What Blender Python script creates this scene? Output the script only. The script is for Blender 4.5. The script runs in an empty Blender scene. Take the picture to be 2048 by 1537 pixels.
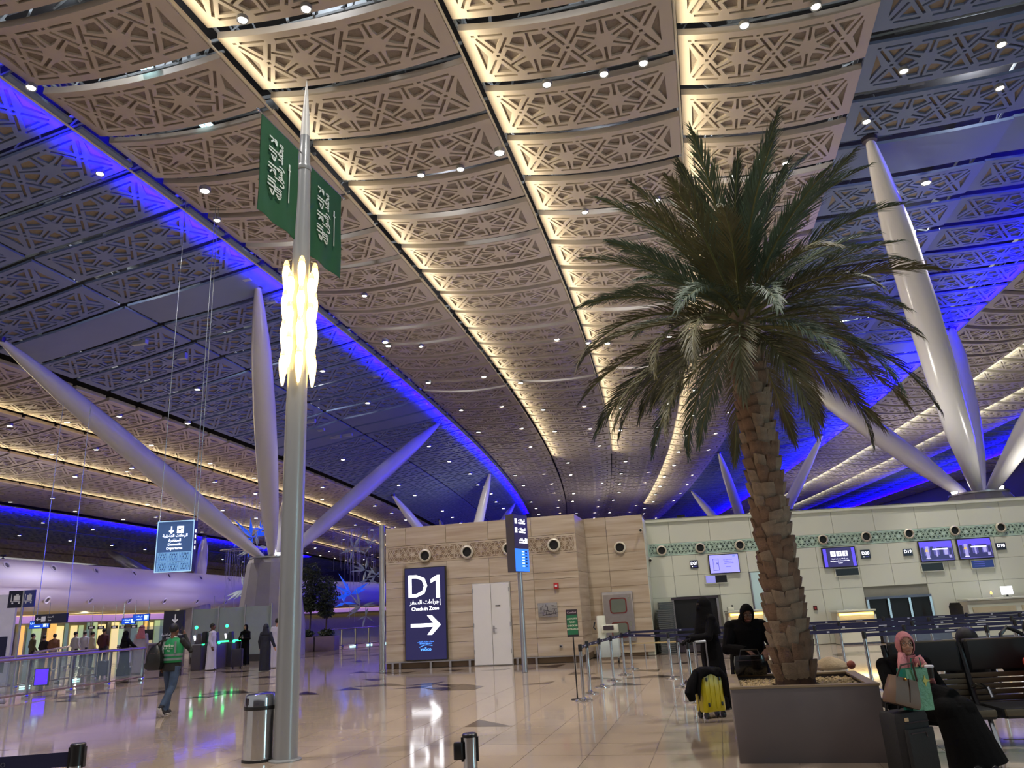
import bpy, bmesh, math, random
from mathutils import Vector, Matrix, geometry
from mathutils.bvhtree import BVHTree
random.seed(11)
SC = bpy.context.scene
COL = SC.collection
PI = math.pi
R = math.radians
# ------------------------------------------------------------------ camera
PITCH, ROLL, EYE, FPX = R(16.7), R(3.1), 1.65, 1500.0
_f = Vector((0, math.cos(PITCH), math.sin(PITCH)))
_r0 = Vector((1, 0, 0)); _u0 = _r0.cross(_f)
_r = _r0 * math.cos(ROLL) - _u0 * math.sin(ROLL)
_u = _u0 * math.cos(ROLL) + _r0 * math.sin(ROLL)
CAMP = Vector((0, 0, EYE))
cam = bpy.data.cameras.new('camera'); camo = bpy.data.objects.new('camera', cam); COL.objects.link(camo)
camo.matrix_world = Matrix(((_r.x, _u.x, -_f.x, 0), (_r.y, _u.y, -_f.y, 0), (_r.z, _u.z, -_f.z, EYE), (0, 0, 0, 1)))
cam.sensor_fit = 'HORIZONTAL'; cam.sensor_width = 36.0; cam.lens = 36.0 * FPX / 2048
cam.clip_end = 600
SC.camera = camo
# ------------------------------------------------------------------ world, exposure
SC.view_settings.view_transform = 'Standard'; SC.view_settings.look = 'None'
SC.view_settings.exposure = 0.0; SC.view_settings.gamma = 1.0; SC.view_settings.use_curve_mapping = False
cy = SC.cycles; cy.max_bounces = 4; cy.diffuse_bounces = 2; cy.glossy_bounces = 3; cy.transmission_bounces = 3; cy.transparent_max_bounces = 6; cy.caustics_reflective = False; cy.caustics_refractive = False
w = bpy.data.worlds.new('hall_ambient'); SC.world = w; w.use_nodes = True
w.node_tree.nodes['Background'].inputs[0].default_value = (0.80, 0.78, 0.80, 1)
w.node_tree.nodes['Background'].inputs[1].default_value = 0.42
# ------------------------------------------------------------------ hall lighting: up-lights standing on the check-in islands, floods in the roof
def _spot(name, p, energy, color, ang, up, soft):
    L = bpy.data.lights.new(name, 'SPOT'); L.energy = energy; L.color = color; L.spot_size = ang; L.spot_blend = 1.0; L.shadow_soft_size = soft
    o = bpy.data.objects.new(name, L); COL.objects.link(o); o.location = p
    o.rotation_euler = (PI, 0, 0) if up else (0, 0, 0)
    return o
UPW = (1.0, .945, .85)
UPL = (((-3, 27.3, 4.7), 1), ((0.5, 26.8, 4.7), 1), ((6, 28.2, 4.7), 1), ((10, 28.2, 4.7), 1), ((14, 28.2, 4.7), 1.2), ((20.3, 28.6, 4.7), .8), ((-32, 47, 6.55), 1.0), ((-30.5, 64, 6.55), 1.0), ((-28, 84, 6.55), 1.2), ((8, 60, 4.9), 2.6), ((12, 90, 4.9), 4.5), ((29, 44, 4.9), 3.5), ((34, 62, 4.9), 5.0), ((40, 88, 4.9), 6.0), ((-4, 75, 4.9), 2.8),
               ((-12, -9, 4.7), 2.3), ((-4, -9, 4.7), 2.3), ((4, -9, 4.7), 2.3), ((12, -9, 4.7), 2.3))  # unseen up-lights behind the viewer, added to brighten the near ceiling
for p_, k_ in UPL:
    _spot('fill_uplight', p_, (420 if p_[1] > 0 else 900) * k_, UPW, R(165), True, .25)
FLD = ((-7, 9, 14.3), (0, 7, 14.3), (7, 9, 14.3), (-9, 20, 14.2), (0, 19, 14.3), (8, 20, 14.3), (14, 22, 14.3), (-18, 24, 12.3), (-18, 40, 12.3), (-6, 34, 14.2), (4, 36, 14.3), (-24, 46, 11.2), (-21, 62, 11.6))
for p_ in FLD:
    _spot('roof_flood', p_, 9000 if p_[0] < -20 else 3000, (1.0, .93, .97) if p_[0] < -8 else (1.0, .93, .86), R(110), False, .12)  # the far-left pair is added to brighten the white bulkhead
# ------------------------------------------------------------------ survey helpers (pixel of the 2048x1537 frame -> place)
def _ray(px, py): return _f + _r * ((px - 1024) / FPX) - _u * ((py - 768.5) / FPX)
def G(px, py, z=0.0):
    d = _ray(px, py); return CAMP + d * ((z - EYE) / d.z)
def D(px, py, y):
    d = _ray(px, py); return CAMP + d * (y / d.y)
def PX(p):
    d = Vector(p) - CAMP; z = d.dot(_f)
    if z <= 0.05: return None
    return (1024 + FPX * d.dot(_r) / z, 768.5 - FPX * d.dot(_u) / z)
# ------------------------------------------------------------------ materials
MATS = {}
def mat(name, col, rough=0.5, metal=0.0, vary=0.06, scale=3.0, emit=None, estr=0.0, bump=0.0, spec=None, trans=0.0, alpha=1.0, bscale=None):
    if name in MATS: return MATS[name]
    m = bpy.data.materials.new(name); m.use_nodes = True; nt = m.node_tree; b = nt.nodes['Principled BSDF']
    tc = nt.nodes.new('ShaderNodeTexCoord'); nz = nt.nodes.new('ShaderNodeTexNoise'); nz.inputs['Scale'].default_value = scale; nz.inputs['Detail'].default_value = 4
    nt.links.new(tc.outputs['Object'], nz.inputs['Vector'])
    rp = nt.nodes.new('ShaderNodeValToRGB')
    c = Vector(col[:3])
    rp.color_ramp.elements[0].position = 0.3; rp.color_ramp.elements[1].position = 0.7
    rp.color_ramp.elements[0].color = (*(c * (1 - vary)), 1); rp.color_ramp.elements[1].color = (*[min(1, v * (1 + vary)) for v in c], 1)
    nt.links.new(nz.outputs['Fac'], rp.inputs['Fac']); nt.links.new(rp.outputs['Color'], b.inputs['Base Color'])
    b.inputs['Roughness'].default_value = rough; b.inputs['Metallic'].default_value = metal
    if spec is not None: b.inputs['Specular IOR Level'].default_value = spec
    if emit is not None:
        b.inputs['Emission Color'].default_value = (*emit, 1); b.inputs['Emission Strength'].default_value = estr
    if trans: b.inputs['Transmission Weight'].default_value = trans
    if alpha < 1: b.inputs['Alpha'].default_value = alpha
    if bump:
        n2 = nt.nodes.new('ShaderNodeTexNoise'); n2.inputs['Scale'].default_value = bscale or scale * 8; n2.inputs['Detail'].default_value = 3
        nt.links.new(tc.outputs['Object'], n2.inputs['Vector'])
        bp = nt.nodes.new('ShaderNodeBump'); bp.inputs['Strength'].default_value = bump; bp.inputs['Distance'].default_value = 0.02
        nt.links.new(n2.outputs['Fac'], bp.inputs['Height']); nt.links.new(bp.outputs['Normal'], b.inputs['Normal'])
    MATS[name] = m
    return m
def srgb(r, g, b):
    f = lambda v: (v / 255 / 12.92) if v / 255 <= 0.04045 else ((v / 255 + 0.055) / 1.055) ** 2.4
    return (f(r), f(g), f(b))
def glass(name, tint, alpha=0.18, rough=0.05):
    return mat(name, tint, rough, 0.0, 0.02, alpha=alpha, spec=0.6)
# ------------------------------------------------------------------ mesh builder
class MB:
    def __init__(s): s.v = []; s.f = []; s.m = []
    def add(s, vs, fs, mi=0, M=None):
        o = len(s.v)
        s.v += [tuple(M @ Vector(p)) if M is not None else tuple(p) for p in vs]
        s.f += [tuple(i + o for i in f) for f in fs]; s.m += [mi] * len(fs)
        return s
    def box(s, c, d, rz=0.0, mi=0, M=None, bev=0.0):
        x, y, z = d[0] / 2, d[1] / 2, d[2] / 2
        T = Matrix.Translation(c) @ Matrix.Rotation(rz, 4, 'Z')
        if M is not None: T = M @ T
        if bev <= 0:
            vs = [(i * x, j * y, k * z) for k in (-1, 1) for j in (-1, 1) for i in (-1, 1)]
            fs = [(0, 2, 3, 1), (4, 5, 7, 6), (0, 1, 5, 4), (2, 6, 7, 3), (0, 4, 6, 2), (1, 3, 7, 5)]
            return s.add(vs, fs, mi, T)
        b = min(bev, x * .98, y * .98, z * .98)
        # chamfered box: 8-gon sections
        def ring(sx, sy, zz): return [(-sx + b, -sy, zz), (sx - b, -sy, zz), (sx, -sy + b, zz), (sx, sy - b, zz), (sx - b, sy, zz), (-sx + b, sy, zz), (-sx, sy - b, zz), (-sx, -sy + b, zz)]
        def ringi(zz):
            q = b
            return [(-x + q, -y + q * .3, zz), (x - q, -y + q * .3, zz), (x - q * .3, -y + q, zz), (x - q * .3, y - q, zz), (x - q, y - q * .3, zz), (-x + q, y - q * .3, zz), (-x + q * .3, y - q, zz), (-x + q * .3, -y + q, zz)]
        rs = [ringi(-z), ring(x, y, -z + b * .7), ring(x, y, z - b * .7), ringi(z)]
        return s.loft(rs, mi=mi, M=T)
    def loft(s, rings, closed=True, caps=True, mi=0, M=None):
        n = len(rings[0]); vs = [p for r in rings for p in r]; fs = []
        for k in range(len(rings) - 1):
            for i in range(n if closed else n - 1):
                a, b = k * n + i, k * n + (i + 1) % n
                fs.append((a, b, b + n, a + n))
        if caps and closed:
            fs.append(tuple(range(n - 1, -1, -1))); fs.append(tuple((len(rings) - 1) * n + i for i in range(n)))
        return s.add(vs, fs, mi, M)
    def lathe(s, prof, seg=16, c=(0, 0, 0), mi=0, M=None, sx=1.0, sy=1.0):
        rings = [[(c[0] + r * sx * math.cos(2 * PI * i / seg), c[1] + r * sy * math.sin(2 * PI * i / seg), c[2] + z) for i in range(seg)] for r, z in prof]
        return s.loft(rings, mi=mi, M=M)
    def tube(s, pts, rad, seg=8, mi=0, M=None, caps=True):
        pts = [Vector(p) for p in pts]
        if not hasattr(rad, '__len__'): rad = [rad] * len(pts)
        rings = []; up = None
        for i, p in enumerate(pts):
            t = (pts[min(i + 1, len(pts) - 1)] - pts[max(i - 1, 0)]).normalized()
            if up is None:
                up = Vector((0, 0, 1)) if abs(t.z) < 0.9 else Vector((1, 0, 0))
            a = t.cross(up)
            if a.length < 1e-4: a = t.cross(Vector((0, 1, 0)))
            a.normalize(); b = a.cross(t).normalized(); up = b
            rr = rad[i]; ra, rb = rr if hasattr(rr, '__len__') else (rr, rr)
            rings.append([tuple(p + a * (ra * math.cos(2 * PI * k / seg)) + b * (rb * math.sin(2 * PI * k / seg))) for k in range(seg)])
        return s.loft(rings, mi=mi, M=M, caps=caps)
    def cyl(s, p0, p1, r0, r1=None, seg=12, mi=0, M=None): return s.tube([p0, p1], [r0, r0 if r1 is None else r1], seg, mi, M)
    def prism(s, poly, h, mi=0, M=None):
        n = len(poly); vs = [(x, y, 0) for x, y in poly] + [(x, y, h) for x, y in poly]
        fs = [tuple(range(n - 1, -1, -1)), tuple(range(n, 2 * n))] + [(i, (i + 1) % n, n + (i + 1) % n, n + i) for i in range(n)]
        return s.add(vs, fs, mi, M)
    def sphere(s, c, r, seg=12, rings=8, mi=0, M=None):
        rx, ry, rz = r if hasattr(r, '__len__') else (r, r, r)
        rs = []
        for k in range(1, rings):
            a = PI * k / rings
            rs.append([(c[0] + rx * math.sin(a) * math.cos(2 * PI * i / seg), c[1] + ry * math.sin(a) * math.sin(2 * PI * i / seg), c[2] - rz * math.cos(a)) for i in range(seg)])
        n = seg; vs = [(c[0], c[1], c[2] - rz)] + [p for r_ in rs for p in r_] + [(c[0], c[1], c[2] + rz)]
        fs = [(0, 1 + (i + 1) % n, 1 + i) for i in range(n)]
        for k in range(len(rs) - 1):
            for i in range(n):
                a, b = 1 + k * n + i, 1 + k * n + (i + 1) % n; fs.append((a, b, b + n, a + n))
        L = len(vs) - 1; o = 1 + (len(rs) - 1) * n
        fs += [(o + i, o + (i + 1) % n, L) for i in range(n)]
        return s.add(vs, fs, mi, M)
    def mesh(s, name, mats, smooth=True, ang=0.7):
        me = bpy.data.meshes.new(name); me.from_pydata(s.v, [], s.f)
        for m in (mats if isinstance(mats, (list, tuple)) else [mats]): me.materials.append(m)
        me.polygons.foreach_set('material_index', s.m)
        if smooth:
            me.polygons.foreach_set('use_smooth', [True] * len(me.polygons)); me.update(); me.set_sharp_from_angle(angle=ang)
        me.update()
        return me
    def build(s, name, mats, parent=None, loc=None, rz=0.0, smooth=True, ang=0.7):
        return place(name, s.mesh(name, mats, smooth, ang), parent, loc, rz)
def place(name, me, parent=None, loc=None, rz=0.0, M=None):
    o = bpy.data.objects.new(name, me); COL.objects.link(o)
    if parent is not None: o.parent = parent
    if M is not None: o.matrix_local = M
    else:
        if loc is not None: o.location = loc
        o.rotation_euler = (0, 0, rz)
    return o
def tag(o, label=None, cat=None, group=None, kind=None):
    if label: o['label'] = label
    if cat: o['category'] = cat
    if group: o['group'] = group
    if kind: o['kind'] = kind
    return o
def thing(name, label, cat, loc=(0, 0, 0), rz=0.0, group=None):
    o = bpy.data.objects.new(name, None); COL.objects.link(o); o.location = loc; o.rotation_euler = (0, 0, rz)
    o.empty_display_size = 0.2
    return tag(o, label, cat, group)
def struct(o): o['kind'] = 'structure'; return o
def dup(root, loc, rz=0.0, label=None, group=None):
    r = root.copy(); COL.objects.link(r); r.location = loc; r.rotation_euler = (0, 0, rz)
    if label: r['label'] = label
    if group: r['group'] = group
    for ch in list(root.children):
        c = ch.copy(); COL.objects.link(c); c.parent = r
        for g in list(ch.children):
            d = g.copy(); COL.objects.link(d); d.parent = c
    return r
def box_part(name, c, d, m, parent, rz=0.0, bev=0.0): return MB().box(c, d, rz, bev=bev).build(name, m, parent)
def lamp(name, kind, loc, energy, color, size=0.1, size_y=None, rot=None, spot=None, blend=0.6, spread=None, parent=None):
    L = bpy.data.lights.new(name, kind); L.energy = energy; L.color = color
    if kind == 'AREA':
        L.size = size
        if size_y: L.shape = 'RECTANGLE'; L.size_y = size_y
        if spread: L.spread = spread
    else: L.shadow_soft_size = size
    if kind == 'SPOT': L.spot_size = spot or R(100); L.spot_blend = blend
    o = bpy.data.objects.new(name, L); COL.objects.link(o); o.location = loc
    if rot is not None: o.rotation_euler = rot
    if parent is not None: o.parent = parent
    return o
def aim(o, d): o.rotation_euler = Vector(d).to_track_quat('-Z', 'Y').to_euler()
# ------------------------------------------------------------------ lettering
_AR = {'ا': 'FE8D FE8E', 'إ': 'FE87 FE88', 'أ': 'FE83 FE84', 'آ': 'FE81 FE82', 'ة': 'FE93 FE94', 'د': 'FEA9 FEAA', 'ر': 'FEAD FEAE', 'ز': 'FEAF FEB0', 'و': 'FEED FEEE', 'ء': 'FE80',
       'ب': 'FE8F FE90 FE91 FE92', 'ت': 'FE95 FE96 FE97 FE98', 'ج': 'FE9D FE9E FE9F FEA0', 'ح': 'FEA1 FEA2 FEA3 FEA4', 'خ': 'FEA5 FEA6 FEA7 FEA8', 'س': 'FEB1 FEB2 FEB3 FEB4', 'ش': 'FEB5 FEB6 FEB7 FEB8',
       'ع': 'FEC9 FECA FECB FECC', 'غ': 'FECD FECE FECF FED0', 'ف': 'FED1 FED2 FED3 FED4', 'ق': 'FED5 FED6 FED7 FED8', 'ل': 'FEDD FEDE FEDF FEE0', 'م': 'FEE1 FEE2 FEE3 FEE4', 'ن': 'FEE5 FEE6 FEE7 FEE8', 'ه': 'FEE9 FEEA FEEB FEEC', 'ي': 'FEF1 FEF2 FEF3 FEF4', 'ى': 'FEEF FEF0', 'ص': 'FEB9 FEBA FEBB FEBC', 'ط': 'FEC1 FEC2 FEC3 FEC4', 'ك': 'FED9 FEDA FEDB FEDC', 'ذ': 'FEAB FEAC', 'ئ': 'FE89 FE8A FE8B FE8C'}
_AR = {k: [chr(int(x, 16)) for x in v.split()] for k, v in _AR.items()}
def arabic(t):
    out = []; i = 0; n = len(t)
    joins_left = lambda c: c in _AR and len(_AR[c]) == 4
    prev = False
    while i < n:
        c = t[i]
        if c == 'ل' and i + 1 < n and t[i + 1] == 'ا':
            out.append(chr(0xFEFC if prev else 0xFEFB)); prev = False; i += 2; continue
        if c not in _AR: out.append(c); prev = False; i += 1; continue
        fm = _AR[c]; nx = i + 1 < n and t[i + 1] in _AR and len(_AR[t[i + 1]]) > 1 and len(fm) == 4
        if len(fm) == 4: g = fm[(3 if nx else 1) if prev else (2 if nx else 0)]
        elif len(fm) == 2: g = fm[1 if prev else 0]
        else: g = fm[0]
        out.append(g); prev = len(fm) == 4; i += 1
    return ''.join(reversed(out))
_TXT = {}
def text_mesh(txt, size, m, align='CENTER', bold=0.0):
    cu = bpy.data.curves.new('lettering', 'FONT'); cu.body = txt; cu.size = size; cu.align_x = align; cu.align_y = 'CENTER'; cu.extrude = 0.002; cu.offset = bold; cu.resolution_u = 2
    o = bpy.data.objects.new('lettering', cu); COL.objects.link(o); bpy.context.view_layer.update()
    dg = bpy.context.evaluated_depsgraph_get()
    me = bpy.data.meshes.new_from_object(o.evaluated_get(dg)); me.materials.clear(); me.materials.append(m)
    bpy.data.objects.remove(o); bpy.data.curves.remove(cu); me.name = 'lettering'
    return me
def face_M(p, rz=0.0): # local x right, local y up, facing -y (toward the camera side) then turned by rz
    return Matrix.Translation(p) @ Matrix.Rotation(rz, 4, 'Z') @ Matrix.Rotation(PI / 2, 4, 'X')
def write(txt, size, m, parent, p, rz=0.0, align='CENTER', bold=0.0, M=None, name='lettering', sx=1.0):
    MM = M if M is not None else face_M(p, rz)
    return place(name, text_mesh(txt, size, m, align, bold), parent, M=MM @ Matrix.Diagonal((sx, 1, 1, 1)))
# ================================================================== ROOF
AX = (2.932185567e-06, -0.001542514959, 0.2939744043, -5.0071028)
def ax_x(y):
    if y > 150: return ax_x(150) + (y - 150) * 0.03
    return ((AX[0] * y + AX[1]) * y + AX[2]) * y + AX[3]
_S = [0.0]; _Y = [0.0]; _y = 0.0
while _y < 190:
    _y += 0.25; _S.append(_S[-1] + math.hypot(0.25, ax_x(_y) - ax_x(_y - 0.25))); _Y.append(_y)
def ax(s):
    import bisect
    i = max(1, min(len(_S) - 1, bisect.bisect(_S, s))); k = (s - _S[i - 1]) / (_S[i] - _S[i - 1]); y = _Y[i - 1] + 0.25 * k
    m = (ax_x(y + .1) - ax_x(y - .1)) / .2; h = math.hypot(1, m)
    return Vector((ax_x(y), y, 0)), Vector((m / h, 1 / h, 0)), Vector((1 / h, -m / h, 0))   # point, tangent, right-hand normal
def roof(s, off, z=0.0):
    p, t, n = ax(s); q = p + n * off; q.z = z; return q
# --- the lattice pattern: rows of six-fold stars between crossing bands (unit: one star side)
def lattice(nstar=2, full=True):
    H = 0.866; bw = 0.155; sw = 0.042; holes = []
    def quad_slot(a, b, w=sw):
        a = Vector(a); b = Vector(b); d = (b - a).normalized(); n = Vector((-d.y, d.x)) * w
        return [tuple(a + n), tuple(a - n), tuple(b - n), tuple(b + n)]
    def seg(a, b, k0=.15, k1=.85):
        a = Vector(a); b = Vector(b); holes.append(quad_slot(a + (b - a) * k0, a + (b - a) * k1))
    for c in range(nstar):
        cx = 2.0 * c - (nstar - 1)
        p = H - bw
        for k in range(6):
            ph = R(60 * k); n1 = Vector((math.cos(ph + R(30)), math.sin(ph + R(30)))); n0 = Vector((math.cos(ph - R(30)), math.sin(ph - R(30)))); d = Vector((math.cos(ph), math.sin(ph)))
            t1 = Vector((n1.y, -n1.x)); t0 = Vector((-n0.y, n0.x)); o = Vector((cx, 0))
            sp = 0.125
            pts = [o + d * (p / math.cos(R(30))), o + n1 * p + t1 * sp, o + n1 * .48 + t1 * sp, o + d * .34, o + n0 * .48 + t0 * sp, o + n0 * p + t0 * sp]
            holes.append([tuple(q) for q in reversed(pts)])
            if full: holes.append(quad_slot(o + n1 * .27, o + n1 * (H - .05)))
        if full:
            V = [Vector((cx + math.cos(R(60 * k)), math.sin(R(60 * k)))) for k in range(6)]
            for k in range(6): seg(V[k], V[(k + 1) % 6])
    for c in range(nstar + 1):
        xx = 2.0 * c - nstar
        for sg in (1, -1):
            q = bw / math.tan(R(30)) ; top = H - bw
            holes.append([(xx, sg * (2 * bw)), (xx + (top - 2 * bw) / math.tan(R(60)), sg * top), (xx - (top - 2 * bw) / math.tan(R(60)), sg * top)])
            if full: seg((xx - .5, sg * H), (xx + .5, sg * H)); holes.append([(xx - .05, -.05), (xx + .05, -.05), (xx + .05, .05), (xx - .05, .05)] if sg > 0 else [(xx - .55, -H - .035), (xx - .45, -H - .035), (xx - .45, -H + .035), (xx - .55, -H + .035)])
        if c in (0, nstar):
            e = -1 if c == 0 else 1
            if full:
                seg((xx, 0), (xx + e * .5, H), .18, .88); seg((xx, 0), (xx + e * .5, -H), .18, .88)
            x0, x1 = xx + e * (2 * bw / math.sqrt(3) * 1.6), xx + e * .52; hh = (abs(x1 - xx) - .17) * math.tan(R(60))
            holes.append([(x0, 0), (x1, -hh), (x1, hh)])
    return holes
def lattice_panel(name, mats, W, Dp, nstar=2, full=True, sag=0.22, thick=0.07, lip=0.2, length=5.7, edge=0.04, plain=False):
    hx = length / 2; hy = 1.13; sx = W / length; sy = Dp / (2 * hy)
    holes = [] if plain else lattice(nstar, full)
    pts = []; edges = []; nx = 10
    out = [(-hx + 2 * hx * i / nx, -hy) for i in range(nx)] + [(hx, -hy)] + [(hx - 2 * hx * i / nx, hy) for i in range(nx)] + [(-hx, hy)]
    pts += out; n0 = len(out); edges += [(i, (i + 1) % n0) for i in range(n0)]
    hl = []
    for h in holes:
        a = sum(h[i][0] * h[(i + 1) % len(h)][1] - h[(i + 1) % len(h)][0] * h[i][1] for i in range(len(h)))
        if a < 0: h = h[::-1]
        o = len(pts); pts += h; edges += [(o + i, o + (i + 1) % len(h)) for i in range(len(h))]; hl.append(h)
    r = geometry.delaunay_2d_cdt([Vector(p) for p in pts], edges, [], 0, 1e-5)
    V, Fc = r[0], r[2]
    def inside(c, poly):
        k = False; j = len(poly) - 1
        for i in range(len(poly)):
            if (poly[i][1] > c[1]) != (poly[j][1] > c[1]) and c[0] < (poly[j][0] - poly[i][0]) * (c[1] - poly[i][1]) / (poly[j][1] - poly[i][1]) + poly[i][0]: k = not k
            j = i
        return k
    bb = [(min(p[0] for p in h), max(p[0] for p in h), min(p[1] for p in h), max(p[1] for p in h), h) for h in hl]
    b = MB()
    zz = lambda x: sag * ((x / hx) ** 2 - 1)
    P = lambda p, dz=0.0: (p[0] * sx, p[1] * sy, zz(p[0]) + dz)
    tri = []
    for f in Fc:
        c = (sum(V[i].x for i in f) / len(f), sum(V[i].y for i in f) / len(f))
        if abs(c[0]) > hx or abs(c[1]) > hy: continue
        if any(x0 <= c[0] <= x1 and y0 <= c[1] <= y1 and inside(c, h) for x0, x1, y0, y1, h in bb): continue
        tri.append(tuple(reversed(f)))
    b.add([P(v) for v in V], tri, 0)
    for h in hl:
        n = len(h); b.add([P(p) for p in h] + [P(p, thick) for p in h], [(i, (i + 1) % n, n + (i + 1) % n, n + i) for i in range(n)], 0)
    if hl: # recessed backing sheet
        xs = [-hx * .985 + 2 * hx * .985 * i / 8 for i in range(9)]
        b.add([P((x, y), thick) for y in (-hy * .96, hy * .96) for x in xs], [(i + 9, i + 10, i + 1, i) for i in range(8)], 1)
    n = n0; b.add([P(p) for p in out] + [P((p[0], p[1]), lip) for p in out], [((i + 1) % n, i, n + i, n + (i + 1) % n) for i in range(n)], 0)
    return b.mesh(name, mats, smooth=False)
beige = mat('ceiling_metal_beige', srgb(194, 180, 166), 0.55, 0.0, 0.03, 0.6)
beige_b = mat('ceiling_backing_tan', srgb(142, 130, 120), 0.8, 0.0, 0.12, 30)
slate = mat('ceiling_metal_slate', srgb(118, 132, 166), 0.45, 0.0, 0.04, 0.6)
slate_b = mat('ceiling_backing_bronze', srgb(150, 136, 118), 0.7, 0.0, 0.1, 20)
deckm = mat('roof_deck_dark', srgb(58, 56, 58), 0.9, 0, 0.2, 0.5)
trussm = mat('truss_grey_steel', srgb(190, 195, 200), 0.5, 0.3, 0.1, 2)
PITCHR = 2.36; PD = 1.97
ZONES = [  # strip edges (offset), heights at those edges, beige?, far-edge phases, s range
    ('central', [-11.05, -5.6, 0.0, 5.2, 10.0], [15.0] * 5, True, [16.3, 16.0, 15.23, 14.7], 0.25, 146),
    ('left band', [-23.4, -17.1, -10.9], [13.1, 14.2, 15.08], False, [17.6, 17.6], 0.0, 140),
    ('left vault', [-46.0, -40.4, -34.9, -29.5, -24.2], [11.3, 11.7, 12.2, 12.7, 13.1], True, [17.2, 16.9, 16.6, 16.3], 0.2, 160),
    ('far left band', [-57.5, -51.8, -46.2], [10.6, 10.9, 11.3], False, [16.6, 16.6], 0.0, 156),
    ('farthest left', [-69, -63.3, -57.8], [10.2, 10.4, 10.6], True, [16.6, 16.6], 0.1, 150),
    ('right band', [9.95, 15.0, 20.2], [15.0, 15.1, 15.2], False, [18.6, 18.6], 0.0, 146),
    ('right vault', [20.4, 25.0, 29.7, 34.3], [15.2, 15.1, 15.0, 15.0], True, [15.4, 15.1, 14.8], 0.12, 146),
    ('far right band', [34.5, 38.3, 42.0], [15.0, 15.0, 15.0], False, [16.6, 16.6], 0.0, 146),
    ('farthest right', [42.4, 47.4, 52.4, 57.4], [15.0, 15.0, 15.0, 15.0], True, [16, 16, 16], 0.1, 146)]
STRUT_TIPS = []   # filled by the columns; rows with a strut are plain panels
PLAIN_ROWS = {'left band': [(26.5, 1.3), (49.5, 2.5)], 'right band': [(24.0, 1.3), (46.5, 2.5)]}
GAPS = []
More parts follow.
